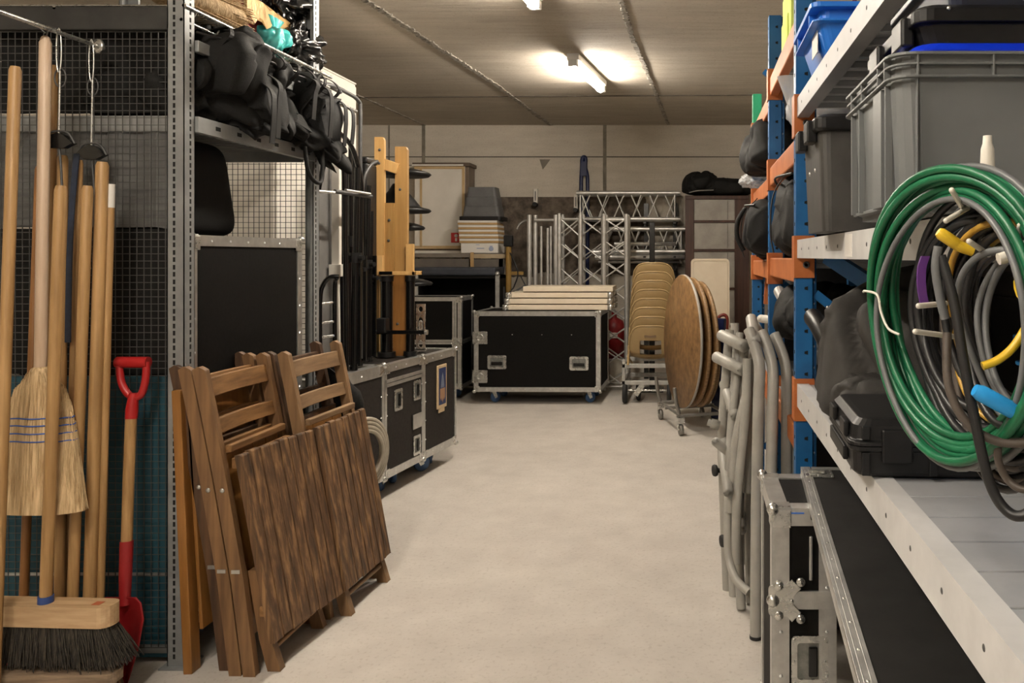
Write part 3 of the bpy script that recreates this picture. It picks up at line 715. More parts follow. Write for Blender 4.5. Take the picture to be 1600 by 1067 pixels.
# push broom on a scrubbing broom
Yp = 2.40
t = thing('scrubbing_broom', 'low scrubbing broom with brown bristles under the push broom', 'broom', (-1.93, 2.40, 0), .03)
b = B(); b.prism(rrect(-.26, .20, -.033, .033, .02), lambda a, c, q: V((a, c, q)), .125, .158); b.build('brush_block', mat('worn grey wood', (.16, .11, .07), (.3, .22, .15), .7, 0, 8, (1, 9, 9)), t, .006)
for ix in range(13):
    for iy in range(3):
        b = B(); bristles(b, (-.24 + ix * .035, -.02 + iy * .02, .13), (-.24 + ix * .035 + (ix - 6) * .003, -.032 + iy * .03, .0), .016, .030, .012, .020, 40, .0016, .008); b.build('bristle_tuft', rbristle, t)
t = thing('push_broom', 'wooden push broom with long black bristles and blue collar, at the left front', 'broom', (-1.955, 2.435, .155), -.05)
b = B(); b.prism(rrect(-.28, .2, -.036, .036, .03), lambda a, c, q: V((a, c, q)), .130, .192); b.build('brush_block', mat('worn pine block', (.38, .24, .12), (.58, .41, .24), .6, 0, 5, (1, 9, 9), bump=.1, contrast=(.3, .7)), t, .012)
b = B(); bristles(b, (-.04, 0, .135), (-.02, 0, .012), .45, .52, .06, .105, 2800, .0017, .022)
b.build('bristles', bristle, t)
b = B(); rg = [[V((-.03 + w * math.copysign(abs(math.cos(a)) ** .4, math.cos(a)), d * math.copysign(abs(math.sin(a)) ** .6, math.sin(a)), z)) for a in [2 * PI * k / 40 for k in range(40)]] for w, d, z in ((.215, .028, .135), (.23, .036, .08), (.235, .04, .03))]
b.rings(rg); b.build('bristle_core', bristle, t)
st0 = P(71, 948, 2.432); st1 = P(95, 290, 2.425)
b = B(); b.tube([st0, st1 - (st1 - st0) * .012, st1], [.0165, .0165, .0125], 14); b.build('stick', handlew, t, world=True)
b = B(); dq = (st1 - st0).normalized(); b.cyl(st0 - dq * .02, st0 + dq * .034, .0205, 16); b.build('collar', bluecol, t, world=True)
b = B(); b.box(.135, .16, -.014, .01, .1922, .1932); b.build('stamp_mark', mat('red stamp', (.45, .12, .05), None, .6), t)

# other sticks leaning at the mesh
def stick(name, label, px0, py0, px1, Y0, Y1, r, m, cap=None, cat='broom handle'):
    top = P(px0, py0, Y0); bt = P(px1, CY + H * F / Y1, Y1); bt.z = 0
    t = thing(name, label, cat, bt)
    d = (top - bt).normalized()
    b = B(); b.tube([bt, top - d * .012, top], [r, r, r * .75], 14); b.build('stick', m, t, world=True)
    if cap: B().cyl(top - d * .075, top + d * .001, r * 1.04, 14).build('end_label', cap, t, world=True)
    return t
stick('broom_handle', 'long wooden stick farthest left, in front of the mesh', 24, 104, -12, 2.36, 2.33, .0155, handlew)
stick('broom_handle', 'thin wooden stick directly behind the pale stick of the straw broom', 85, 102, 70, 2.62, 2.6, .011, handlew)
stick('broom_handle', 'dark wooden stick low behind the straw broom', 62, 260, 32, 2.66, 2.6, .013, darkhw)
stick('broom_handle', 'wooden stick behind the push broom stick, top hidden by the left clip', 98, 243, 92, 2.60, 2.56, .0155, handlew)
stick('broom_handle', 'thin wooden stick between the two hanging clips', 124, 250, 100, 2.60, 2.60, .011, handlew)
stick('broom_handle', 'wooden stick hanging below the right clip wire', 137, 290, 108, 2.52, 2.55, .0155, handlew)
stick('broom_handle', 'thick wooden stick left of the one with a white end', 160, 253, 136, 2.56, 2.58, .0185, handlew)
stick('broom_handle', 'wooden stick with a white paper label at its top end', 173, 288, 153, 2.58, 2.60, .0125, handlew, paperm)
b = B(); b.ribbon(smoothpath([P(120, 240, 2.58), P(112, 330, 2.565), P(108, 420, 2.565), P(106, 535, 2.565)], 5), .018, .004, (1, 0, 0))
single(b, 'strap', mat('navy webbing', (.01, .015, .03), (.015, .025, .05), .6, 0, 60), 'dark navy strap hanging among the broom sticks', 'strap')
t = thing('dustpan', 'red long-handled dustpan edge lying behind the push broom', 'dustpan', (-2.10, 2.56, 0))
b = B(); b.prism(rrect(-.2, .16, -.045, .05, .03), lambda a, c, q: V((a, c, q)), .245, .262); b.box(-.2, .16, .03, .045, 0, .245); b.build('pan', redmet, t, .005)

# red shovel
t = thing('shovel', 'red child-size shovel with D-grip leaning on the wire mesh', 'shovel', (-1.86, 2.60, 0))
Yh, Yl = 2.66, 2.56
def SP(px, py): 
    f = (py - 560) / 500; return P(px, py, Yh + (Yl - Yh) * f)
b = B(); b.tube(smoothpath([SP(186, 566), SP(190, 598), SP(203, 618), SP(219, 618), SP(227, 596), SP(229, 565)], 5), .0115, 12); b.build('d_grip', redp, t, world=True)
b = B(); b.cyl(SP(183, 566), SP(232, 566), .0185, 16); b.build('grip_bar', redp, t, .004, world=True)
b = B(); b.tube([SP(209, 614), SP(206, 640), SP(205, 654)], [.014, .0185, .018], 14); b.build('grip_socket', redp, t, world=True)
b = B(); b.tube([SP(205, 645), SP(201, 750), SP(198, 850)], .0165, 14); b.build('shaft', handlew, t, world=True)
b = B(); b.tube([SP(198, 845), SP(196, 900), SP(195, 945)], [.0195, .0185, .0155], 14); b.build('blade_socket', redmet, t, world=True)
b = B(); rows = []
for py, xl, xr, dish in ((931, 168, 216, .0), (940, 160, 224, .012), (965, 156, 228, .026), (1010, 164, 220, .03), (1056, 176, 206, .02), (1073, 184, 200, .012)):
    row = []
    for i in range(13):
        u = i / 12; p = SP(xl + (xr - xl) * u, py); p.y += dish * math.sin(PI * u) - .012; row.append(p)
    rows.append(row)
rg = [r + [p + V((0, .004, 0)) for p in reversed(r)] for r in rows]
b.rings(rg); b.build('blade', redmet, t, world=True)

# ------------------------------------------------------------------ folded slatted chairs
def chair(loc, label, m_st=stilew, m_rail=oldw2, m_seat=oldw, seat=True, w=.385, n=7, k=.0, seatshift=0., front=True, rails=True, group=None, yaw=0, skew=0.):
    t = thing('folding_chair', label, 'chair', loc, math.radians(yaw), group)
    for y in (.0, w - .024):
        b = B()
        pts = [(-.075, 0.), (-.115, .32), (-.17, .64), (-.21, .85), (-.245, 1.02)]
        poly = [(x + .021, z) for x, z in pts] + [(x - .002, z + .012) for x, z in pts[-1:]] + [(x - .021, z) for x, z in reversed(pts)]
        b.prism(poly, lambda a, c, q: V((a, q, c)), y, y + .026); b.build('back_leg', m_st, t, .005)
    if rails:
        for z0, z1, nm in ((.925, .988, 'top_rail'), (.80, .852, 'mid_rail')):
            xm = lambda z: -.17 - (z - .64) * (.075 / .38) + .004
            b = B(); rg = []
            for i in range(9):
                u = i / 8; y = .027 + (w - .051) * u; bow = -.012 * math.sin(PI * u)
                rg.append([V((xm(z0) + bow - .007, y, z0)), V((xm(z0) + bow + .007, y, z0)), V((xm(z1) + bow + .007, y, z1)), V((xm(z1) + bow - .007, y, z1))])
            b.rings(rg, True, False); b.build(nm, m_rail, t, .003)
    if seat:
        zt, zb = .735, .105; xt, xb = -.125, (-.05 if seatshift else -.008)
        b = B(); ins = .03 if seatshift else .01; sw = (w - 2 * ins) / n
        for i in range(n):
            y0 = ins + i * sw + .0028; y1 = ins + (i + 1) * sw - .0028; dz = random.uniform(-.004, .004)
            jx = random.uniform(-.0015, .0015)
            b.prism([(xt - .010 + jx, zt + dz), (xt + .010 + jx, zt + dz), (xb + .010 + jx, zb + dz), (xb - .010 + jx, zb + dz)], lambda a, c, q: V((a + seatshift + skew * q / w, q * (1 if not skew else 1.06), c)), y0, y1)
        b.build('slatted_seat', m_seat, t, .0055)
        for z, nm in ((.70, 'seat_rail'), (.20, 'seat_rail')):
            xx = xt + (xb - xt) * (zt - z) / (zt - zb) - .022 + seatshift
            B().box(xx - .011, xx + .011, .03, w - .03, z - .015, z + .02).build(nm, m_rail, t, .003)
        B().box(-.172, -.150, .027, w - .025, .74, .765).build('seat_hinge_rail', m_rail, t, .004)
    if front:
        for y in (.035, w - .065):
            b = B(); b.prism([(-.033, 0), (.012, 0), (-.022, .11), (-.066, .34), (-.10, .34), (-.062, .11)], lambda a, c, q: V((a, q, c)), y, y + .03); b.build('front_leg', stilew if m_st is stilew else m_st, t, .004)
        B().cyl((-.025, .06, .07), (-.025, w - .06, .07), .0105, 10).build('stretcher', m_rail, t)
    for z, xx in ((.62, -.165), (.35, -.12)):
        b = B(); b.ball((xx, -.001, z), (.008, .003, .008), 10) if z > .5 else b.box(xx - .014, xx + .014, -.003, .001, z - .006, z + .006)
        b.build('rivet', alu, t)
    return t
chair((-1.405, 2.66, 0), 'slatted wooden folding chair, front one of the nearer pair', n=8, w=.41, yaw=0, skew=.055)
chair((-1.455, 2.665, 0), 'wooden folding chair sandwiched second in the nearer pair', m_seat=orangew, n=4, w=.40, seatshift=-.012, front=False)
chair((-1.508, 2.70, 0), 'dark wooden folding chair, rearmost of the nearer chairs', m_st=stiledark, m_rail=stiledark, m_seat=orangew, w=.40, n=4, seatshift=-.014, front=False, rails=False)
chair((-1.345, 3.075, 0), 'slatted wooden folding chair, front one of the farther pair', n=8, w=.42, yaw=-3, m_rail=mat('weathered greyed wood', (.17, .10, .05), (.33, .21, .11), .6, 0, 5, (9, .9, 9), contrast=(.3, .72), detail=8), m_st=mat('greyed stile wood', (.16, .09, .042), (.30, .18, .09), .55, 0, 5, (8, 8, .6), contrast=(.28, .72)))
chair((-1.40, 3.085, 0), 'dark wooden folding chair, behind the farther slatted chair', m_st=stiledark, m_rail=stiledark, m_seat=orangew, w=.40, n=4, seatshift=-.012, front=False)
b = B(); b.beam((-1.695, 2.70, 0), (-1.735, 2.70, .95), .05, .03, (1, 0, 0)); b.beam((-1.665, 2.95, .14), (-1.712, 2.95, .95), .5, .012, (1, 0, 0)); b.beam((-1.690, 3.18, 0), (-1.73, 3.18, .95), .05, .03, (1, 0, 0))
single(b, 'table_leaf', orangew, 'orange varnished wooden leaf standing behind the slatted chairs by the post', 'board', bevel=.003)
# ------------------------------------------------------------------ stands, truck and trestle on the left
def rod(b, pts, r, k=5, n=8): b.tube(smoothpath(pts, k), r, n); return b
t = thing('hand_truck', 'black tubular hand truck with rounded top beside the slotted far post', 'hand truck', (-1.83, 3.93, 0))
b = B(); rod(b, [P(501, 690, 3.9), P(500, 560, 3.92), P(500, 470, 3.93), P(505, 445, 3.94), P(516, 433, 3.95), P(530, 432, 3.96)], .011); b.build('side_tube', blackm, t, world=True)
b = B(); rod(b, [P(524, 700, 4.0), P(523, 560, 4.0), P(523, 450, 3.99), P(526, 435, 3.97)], .011); b.build('side_tube', blackm, t, world=True)
for py in (475, 505, 527): B().cyl(P(501, py, 3.93), P(524, py - 3, 4.0), .007, 8).build('rung', chrome, t, world=True)
b = B(); p = P(506, 800, 3.95); 
b.lathe([(.03, -.02), (.09, -.02), (.1, 0), (.09, .02), (.03, .02)], (-1.86, 3.93, .1), 20, (1, .2, 0)); b.build('wheel', rubber, t, world=True)
b = B(); b.beam((-1.83, 3.92, .12), (-1.80, 3.92, .6), .2, .03, (1, 0, 0)); b.build('back_plate', blackm, t, world=True)
t = thing('instrument_bag', 'black soft guitar bag standing by the hand truck behind the slatted chairs', 'bag', P(535, 740, 3.72))
b = B(); rg = []
for py, px, w in ((566, 524, 10), (585, 525, 15), (600, 530, 17), (612, 538, 24), (630, 541, 27), (655, 539, 29), (700, 535, 32), (760, 532, 32), (770, 532, 20)):
    c = P(px, py, 3.74); ww = w * 3.74 / F; rg.append([c + V((ww * math.cos(a), .055 * math.sin(a), 0)) for a in [2 * PI * k / 24 for k in range(24)]])
b.rings(rg); b.build('bag_body', fabric, t, world=True)
b = B(); b.ribbon(smoothpath([P(512, 575, 3.66), P(528, 590, 3.665), P(534, 615, 3.66)], 5), .02, .004, (1, 0, 0)); b.build('strap', strapm, t, world=True)
# coiled hose behind the far chair
b = B()
for k in range(7):
    R = .165 - k * .009; b.tube([V((-1.485 - .012 * (k % 2), 3.60 + R * math.cos(a), .50 + R * math.sin(a))) + V((.04 * math.cos(a), 0, 0)) for a in [2 * PI * q / 40 for q in range(40)]], .009, 8, closed=True)
b.X = None
hz = single(b, 'hose_coil', hose, 'translucent pale hose coil hanging behind the farther slatted chair', 'hose')
# tube rack with clothes-rail frames
t = thing('tube_rack', 'black tubular rail frame in front of the off-white cupboard', 'rack', (-1.83, 4.1, .78))
b = B(); rod(b, [P(500, 150, 3.86), P(512, 132, 3.9), P(548, 148, 4.3), P(560, 158, 4.42), P(563, 172, 4.45), P(563, 250, 4.47), P(565, 420, 4.5), P(565, 560, 4.5)], .011); b.build('outer_tube', darkwire, t, world=True)
b = B(); b.cyl(P(507, 152, 3.95), P(556, 174, 4.42), .010, 8); b.build('cross_tube', chrome, t, world=True)
b = B(); b.cyl(P(500, 128, 3.86), P(532, 144, 4.1), .010, 8); b.build('cross_tube', darkwire, t, world=True)
b = B(); rod(b, [P(497, 300, 4.12), P(506, 255, 4.1), P(513, 225, 4.1), P(513, 180, 4.08), P(510, 140, 4.06)], .012); b.build('bent_tube', blackm, t, world=True)
b = B(); rod(b, [P(512, 215, 4.1), P(522, 223, 4.14), P(532, 245, 4.18), P(538, 275, 4.2), P(540, 420, 4.2), P(541, 578, 4.2)], .013); b.build('bent_tube', blackm, t, world=True)
b = B(); rod(b, [P(520, 200, 4.2), P(545, 222, 4.3), P(557, 250, 4.36), P(564, 285, 4.4), P(564, 330, 4.42), P(561, 560, 4.42)], .013); b.build('bent_tube', blackm, t, world=True)
b = B(); b.cyl(P(498, 299, 3.95), P(523, 301, 4.02), .008, 8); b.build('cross_tube', aludark, t, world=True)
b = B(); b.cyl(P(523, 299, 4.05), P(580, 307, 4.35), .011, 8); b.build('cross_tube', darkwire, t, world=True)
b = B(); b.cyl(P(540, 297, 4.05), P(578, 303, 4.33), .007, 8); b.build('cross_tube', aludark, t, world=True)
b = B(); rod(b, [P(566, 300, 4.45), P(570, 275, 4.46), P(580, 258, 4.5), P(590, 252, 4.55)], .009); b.build('bent_tube', darkwire, t, world=True)
b = B(); b.beam(P(526, 200, 4.26), P(526, 420, 4.26), .042, .03, (0, 1, 0)); b.box(*sorted((P(516, 0, 4.24).x, P(535, 0, 4.24).x)), 4.22, 4.29, P(0, 432, 4.24).z, P(0, 413, 4.24).z); b.beam(P(526, 432, 4.26), P(528, 570, 4.26), .026, .02, (0, 1, 0))
single(b, 'white_pole', whitep, 'white square pole with a white block among the black stands', 'pole', bevel=.003)
b = B(); x0 = P(497, 0, 4.3).x; x1 = P(518, 0, 4.3).x
b.box(x0, x1, 4.3, 4.36, P(0, 432, 4.3).z, P(0, 418, 4.3).z)
for k in range(5): b.lathe([(.008, 0), (.012, 0), (.012, .006), (.008, .006)], (x0 + .01 + k * .014, 4.298, P(0, 424, 4.3).z), 10, (0, -1, 0))
b.box(x0, x1, 4.3, 4.36, P(0, 392, 4.3).z, P(0, 374, 4.3).z)
# bundle of black stands standing on the near case
def stand(px, Y, ytop, lean, r, label, knob=True, base=.782, legs=True):
    X = (px - CX) * Y / F; zt = H - (ytop - CY) * Y / F
    t = thing('lighting_stand', label, 'stand', (X, Y, base), 0, 'folded black stands on the flight case')
    b = B(); b.cyl((0, 0, .0), (lean * .5, 0, (zt - base) * .55), r * 1.25, 12); b.build('lower_tube', blackm, t)
    b = B(); b.cyl((lean * .5, 0, (zt - base) * .55), (lean, 0, zt - base), r, 12); b.build('upper_tube', blackm, t)
    b = B(); b.cyl((lean * .5, 0, (zt - base) * .53), (lean * .5, 0, (zt - base) * .58), r * 1.9, 12); b.build('collar', blackp, t)
    if knob: B().cyl((lean * .5, 0, (zt - base) * .555), (lean * .5 + .05, -.02, (zt - base) * .555), r * .9, 10).build('knob', blackp, t)
    if legs:
        for a in (0, 2.1, 4.2):
            b = B(); b.beam((math.cos(a) * .028, math.sin(a) * .028, .03), (math.cos(a) * .03, math.sin(a) * .03, .62), .012, .018); b.build('leg', blackm, t)
for px, Y, yt, ln, r, lb in ((548, 4.62, 225, .0, .013, 'black folded stand nearest the cupboard edge'), (553, 4.34, 262, .02, .016, 'black folded stand with a side knob, nearest the aisle'), (562, 4.50, 300, -.02, .014, 'black folded stand third from the cupboard'),
                            (571, 4.66, 290, .02, .016, 'black folded stand left of the wooden trestle'), (578, 4.69, 330, .01, .013, 'shorter black folded stand touching the trestle'), (540, 4.45, 320, -.0, .014, 'black folded stand beside the white square pole')):
    stand(px, Y, yt, ln, r, lb + ' on the near cases')
b = B(); b.box(-2.14, -1.935, 4.72, 4.88, .785, 1.95); b.box(-2.145, -1.93, 4.715, 4.885, 1.95, 1.985)
single(b, 'black_box', blackp, 'tall black equipment box behind the folded stands', 'box', bevel=.01)
b = B(); rod(b, [P(572, 250, 5.3), P(578, 300, 5.2), P(573, 340, 5.15), P(576, 390, 5.1), P(577, 450, 5.0), (P(577, 450, 4.95).x, 4.95, .785)], .012); rod(b, [P(570, 290, 5.2), P(582, 320, 5.15), P(574, 360, 5.15)], .012)
single(b, 'cable', mat('green strap', (.03, .3, .03), None, .5), 'green cable dangling behind the black stands', 'cable')

# wooden trestle, folded upright on the far case
TY = 4.98
t = thing('trestle', 'folded yellow pine trestle standing upright on the far flight case of the row', 'trestle', (-1.92, TY, .775))
def plank(px0, px1, py0, py1, Y, th, m, nm, chamfer=True, bolts=()):
    a = P(px0, py0, Y); c = P(px1, py1, Y); b = B(); ch = .02 if chamfer else .002
    poly = [(a.x, c.z), (c.x, c.z), (c.x, a.z - ch), (c.x - ch * .5, a.z), (a.x, a.z)]
    b.prism(poly, lambda x, z, q: V((x, q, z)), Y, Y + th); pk = b.build(nm, m, t, .003, world=True)
    for bx, bz in bolts: B().ball(P(bx, bz, Y - .002), (.009, .004, .009), 10).build('bolt', darkwire, pk, world=True)
plank(585, 600, 214, 430, TY, .03, yelloww, 'long_plank', bolts=((593, 234), (592, 255)))
plank(617, 636, 229, 430, TY + .03, .034, pinew2, 'long_plank', bolts=((625, 296),))
b = B(); b.beam(P(599, 256, TY + .02), P(622, 264, TY + .02), .03, .066, (0, 0, 1)); b.build('cross_rail', yelloww, t, .003, world=True)
plank(600, 615, 317, 430, TY + .012, .03, pinew2, 'inner_plank', False, bolts=((608, 344), (607, 376)))
plank(634, 645, 381, 430, TY + .01, .03, yelloww, 'inner_plank', False)
plank(585, 597, 399, 430, TY - .035, .028, mat('pale pine', (.66, .42, .17), (.75, .5, .23), .5, 0, 5), 'short_block', False)
b = B(); p0 = P(582, 424, TY - .05); p1 = P(648, 430, TY - .05); b.box(p0.x, p1.x, TY - .05, TY - .03, p1.z, p0.z); b.box(p0.x, p1.x, TY + .07, TY + .09, p1.z, p0.z); b.box(p0.x, p0.x + .02, TY - .05, TY + .09, p1.z, p0.z); b.box(p1.x - .02, p1.x, TY - .05, TY + .09, p1.z, p0.z)
b.build('clamp_band', yelloww, t, .003, world=True)
b = B(); p0 = P(593, 424, TY - .052); p1 = P(613, 429, TY - .052); b.box(p0.x, p1.x, TY - .058, TY - .05, p1.z, p0.z); b.build('latch_plate', blackm, t, world=True)
plank(584, 592, 430, 557, TY + .01, .03, pinew2, 'lower_leg', False)
plank(614, 635, 430, 556, TY + .03, .034, orangew, 'lower_leg', False, bolts=((621, 506),))
b = B(); p0 = P(576, 516, TY - .07); p1 = P(665, 522, TY - .07); b.beam((p0.x, TY - .07, (p0.z + p1.z) / 2), (p1.x, TY - .07, (p0.z + p1.z) / 2), .02, .024); b.build('cross_bar', blackm, t, .003, world=True)
b = B(); b.cyl((p1.x - .004, TY - .07, (p0.z + p1.z) / 2), (p1.x + .012, TY - .07, (p0.z + p1.z) / 2), .016, 14); b.build('end_cap', chrome, t, world=True)
b = B(); p = P(599, 508, TY - .055); b.box(p.x - .03, p.x + .03, TY - .10, TY - .03, p.z - .045, p.z + .045); b.build('bracket', blackp, t, .006, world=True)
def blackpost(px, y0, y1, Y, r, label):
    p = P(px, y0, Y); q = P(px, y1, Y); q.z = .775
    t = thing('stand_tube', label, 'stand', q)
    B().cyl(q + V((0, 0, .03)), p, r, 16).build('pole', blackm, t, world=True); B().cyl(q, q + V((0, 0, .03)), r * 1.5, 16).build('foot', blackp, t, world=True)
    B().cyl(p + V((0, 0, -.03)), p + V((0, 0, .004)), r * 1.15, 16).build('collar', blackp, t, world=True)
blackpost(604, 432, 0, TY - .01, .036, 'thick black tube between the legs of the wooden trestle')
blackpost(641, 432, 0, TY + .03, .027, 'black tube right of the wooden trestle legs')
# ornate metal plate
t = thing('metal_bracket', 'pierced silver metal bracket plate right of the wooden trestle', 'bracket', P(657, 545, 5.25))
b = B(); Yb2 = 5.25; a = P(650, 475, Yb2); c = P(664, 547, Yb2)
n = 24; cx, cz, hx, hz = (a.x + c.x) / 2, (a.z + c.z) / 2, (c.x - a.x) / 2, (a.z - c.z) / 2
def ringplate(cx, cz, hx, hz, rx, rz):
    vs = []; fs = []
    for q in range(4):
        for i in range(n):
            aa = 2 * PI * i / n; cc, ss = math.cos(aa), math.sin(aa)
            if q in (0, 3): k = 1 / max(abs(cc), abs(ss)); vs.append((cx + hx * cc * k, Yb2 + (.0 if q == 0 else .012), cz + hz * ss * k))
            else: vs.append((cx + rx * cc, Yb2 + (.0 if q == 1 else .012), cz + rz * ss))
    for q in range(4):
        for i in range(n): fs.append((q * n + i, q * n + (i + 1) % n, ((q + 1) % 4) * n + (i + 1) % n, ((q + 1) % 4) * n + i))
    b.add(vs, fs)
ringplate(cx, cz + hz * .05, hx, hz * .5, hx * .72, hz * .4)
ringplate(cx, cz - hz * .72, hx, hz * .27, hx * .5, hz * .16); ringplate(cx, cz + hz * .78, hx, hz * .22, hx * .5, hz * .12)
b.tube([V((cx + hx * .35 * math.cos(q), Yb2 + .005, cz + hz * .05 + hz * .22 * math.sin(q))) for q in [2 * PI * k / 20 for k in range(20)]], .006, 6, closed=True)
b.box(cx - hx * .2, cx + hx * .2, Yb2 + .002, Yb2 + .01, cz - hz * .2, cz + hz * .28)
b.box(cx - hx, cx + hx, Yb2, Yb2 + .05, P(0, 549, Yb2).z, P(0, 545, Yb2).z)
b.build('plate', chrome, t, world=True)

# stands with round black tops
def roundtop(px, py, hw_, Y, label, cone=False):
    X = (px - CX) * Y / F; z = H - (py - CY) * Y / F; R = hw_ * Y / F
    t = thing('round_top_stand', label, 'stand', (X, Y, 0), 0, 'round black stand tops behind the trestle')
    B().lathe([(0, -.012), (R * .5, -.022), (R * .93, -.016), (R, 0), (R * .93, .014), (R * .6, .035), (0, .05)], (0, 0, z), 36).build('round_top', blackp, t)
    if cone: B().lathe([(R * .72, .0), (R * .3, .13), (.04, .19)], (0, 0, z + .02), 30).build('cone', blackp, t)
    B().cyl((0, 0, .03), (0, 0, z), .022, 12).build('column', blackm, t)
    B().lathe([(.11, 0), (.11, .015), (.05, .04), (.03, .06)], n=28).build('foot', blackm, t)
roundtop(623, 272, 49, 6.05, 'highest round black stand top, behind the trestle')
roundtop(622, 329, 50, 6.3, 'round black stand top with cone, second from the top behind the trestle', True)
roundtop(630, 356, 33, 6.55, 'small round black stand top, third down behind the trestle')
roundtop(640, 443, 35, 6.85, 'low round black stand top just above the flight cases')

# ------------------------------------------------------------------ against the back wall
t = thing('cabinet', 'white cabinet with pale wooden edging against the back wall', 'cabinet', (-3.12, 8.92, 0))
B().box(0, .60, .02, .26, 0, 2.40).build('carcass', mat('brown cabinet side', (.14, .10, .07), (.2, .15, .11), .5, 0, 6), t, .004)
B().box(.0, .56, .0, .02, 1.50, 2.40).build('door', whitep, t, .003); B().box(.0, .56, .0, .02, .1, 1.46).build('door', whitep, t, .003)
b = B(); e = mat('beech edging', (.52, .36, .18), (.62, .45, .25), .5, 0, 6)
b.box(.0, .56, -.008, .0, 2.37, 2.40); b.box(.53, .56, -.008, .0, .1, 2.37); b.box(.06, .085, -.008, 0, 1.5, 2.37); b.box(.0, .53, -.008, 0, 1.48, 1.515); b.build('edging', e, t, .002)
B().box(-.02, .62, -.02, .27, 2.40, 2.44).build('top_board', mat('brown cabinet top', (.12, .085, .06)), t, .004); B().box(-.02, .55, -.03, -.0, 2.402, 2.42).build('top_edge', whitep, t)
b = B(); b.box(.41, .525, -.012, -.002, 1.55, 1.66); b.build('red_label', labelred, t)
b = B(); b.box(.43, .50, -.012, -.002, 1.66, 1.70); b.lathe([(.012, 0), (.02, 0), (.02, .004), (.012, .004)], (.467, -.012, 1.625), 14, (0, -1, 0)); b.box(.455, .478, -.0135, -.012, 1.565, 1.60); b.build('white_label', paperm, t)
t = thing('low_rack', 'grey brown workbench under the board stack at the back wall', 'bench', (-3.1, 8.58, 0))
m_ = mat('grey brown bench', (.15, .125, .10), (.23, .2, .165), .6, 0, 5, (1, 6, 6))
B().box(0, 1.06, 0, .32, 1.385, 1.43).build('top', m_, t, .004); B().box(.0, 1.06, .01, .03, 1.27, 1.37).build('apron', mat('dark bench apron', (.09, .08, .07), (.14, .12, .1), .6, 0, 6), t)
for x in (0, .68, 1.0):
    for y in (.03, .29): B().box(x, x + .045, y - .02, y + .02, 0, 1.385).build('leg', m_, t)
B().box(.70, .735, -.012, 0, 1.275, 1.44).build('batten', kraft, t)
B().box(.72, 1.07, -.006, .0, 1.375, 1.42).build('edge_strip', mat('bench edge', (.36, .28, .17), (.45, .36, .24)), t)
zz = 1.433
for k in range(6):
    if k == 0:
        t = thing('carton', 'white carton with a printed mark at the bottom of the board stack', 'box', (-2.51, 8.60, zz))
        B().box(0, .40, 0, .29, 0, .105).build('box_body', paperm, t, .003)
        b = B(); b.lathe([(.018, 0), (.026, 0), (.026, .001), (.018, .001)], (.325, -.0005, .045), 18, (0, -1, 0)); b.box(.31, .34, -.0012, 0, .07, .078); b.box(.17, .25, -.0012, 0, .045, .055); b.box(.16, .2, -.0012, 0, .085, .092); b.build('print', mat('blue print ink', (.35, .4, .55), None, .6), t)
        zz += .107
    else:
        hh = .046
        pos = ('lowest', 'second from bottom', 'middle', 'second from top', 'topmost')[k - 1]
        t = thing('framed_board', pos + ' board of the stack on the workbench, white face and kraft side', 'board', (-2.525 - .003 * k, 8.60 - .004 * k, zz), random.uniform(-.01, .01), 'boards stacked on the workbench')
        B().box(0, .425, 0, .29, 0, hh * .5).build('kraft_layer', kraft, t, .002); B().box(.002, .423, .001, .289, hh * .5, hh).build('white_layer', paperm, t, .002)
        zz += hh + .003
t = thing('tub', 'dark grey tapered tub standing upside down on the board stack', 'tub', (-2.30, 8.74, zz))
b = B(); rg = []
for z, sx, sy in ((.0, .215, .15), (.045, .215, .15), (.046, .2, .135), (.15, .185, .125), (.152, .18, .12), (.25, .17, .115), (.252, .165, .11), (.36, .148, .098)):
    rg.append([V((x, y, z)) for x, y in rrect(-sx, sx, -sy, sy, .03)])
b.rings(rg, True, False); b.build('tub_body', mat('dark grey tub plastic', (.085, .085, .088), (.11, .11, .112), .5, 0, 8), t, .003)
b = B(); b.rings([[V((x, y, z)) for x, y in rrect(-.228, .228, -.163, .163, .03)] for z in (0.0, .04)], True, False); b.build('rim', blackp, t, .004)
# pole and cables right of the bench
t = thing('pole_stand', 'yellow pole with a black head beside the workbench', 'stand', (-1.975, 8.5, 0))
B().cyl((0, 0, .04), (0, 0, 1.52), .03, 14).build('pole', mat('ochre pole', (.22, .13, .025), (.3, .18, .045), .5, 0, 7), t); B().box(-.045, .045, -.04, .04, 1.50, 1.62).build('head', blackp, t, .01)
for a in range(3): B().beam((0, 0, .32), (.2 * math.cos(a * 2.1), .2 * math.sin(a * 2.1), .0), .02, .02).build('leg', chrome, t)
B().cyl((0, 0, .75), (0, 0, .92), .05, 14).build('clamp', chrome, t)
B().box(.03, .16, -.01, .01, 1.20, 1.235).build('arm', mat('ochre pole', (.42, .25, .04)), t)
b = B(); b.tube(smoothpath([P(797, 395, 8.45), P(806, 415, 8.4), P(809, 430, 8.4), P(803, 448, 8.4), P(795, 468, 8.35), (-1.95, 8.35, .3), (-1.9, 8.35, .01)], 6), .007, 6)
b.tube(smoothpath([P(796, 395, 8.5), P(808, 420, 8.5), P(822, 448, 8.5)], 6), .007, 6); single(b, 'cable', blackc, 'black cable hanging right of the workbench', 'cable')
b = B(); b.beam(P(780, 470, 8.45), P(822, 445, 8.5), .02, .02); b.cyl(P(783, 448, 8.4), P(783, 480, 8.4), .04, 12); b.cyl(P(792, 462, 8.3), P(792, 486, 8.3), .03, 12)
single(b, 'fitting', darkwire, 'dark metal fittings heaped behind the white panels', 'fitting')

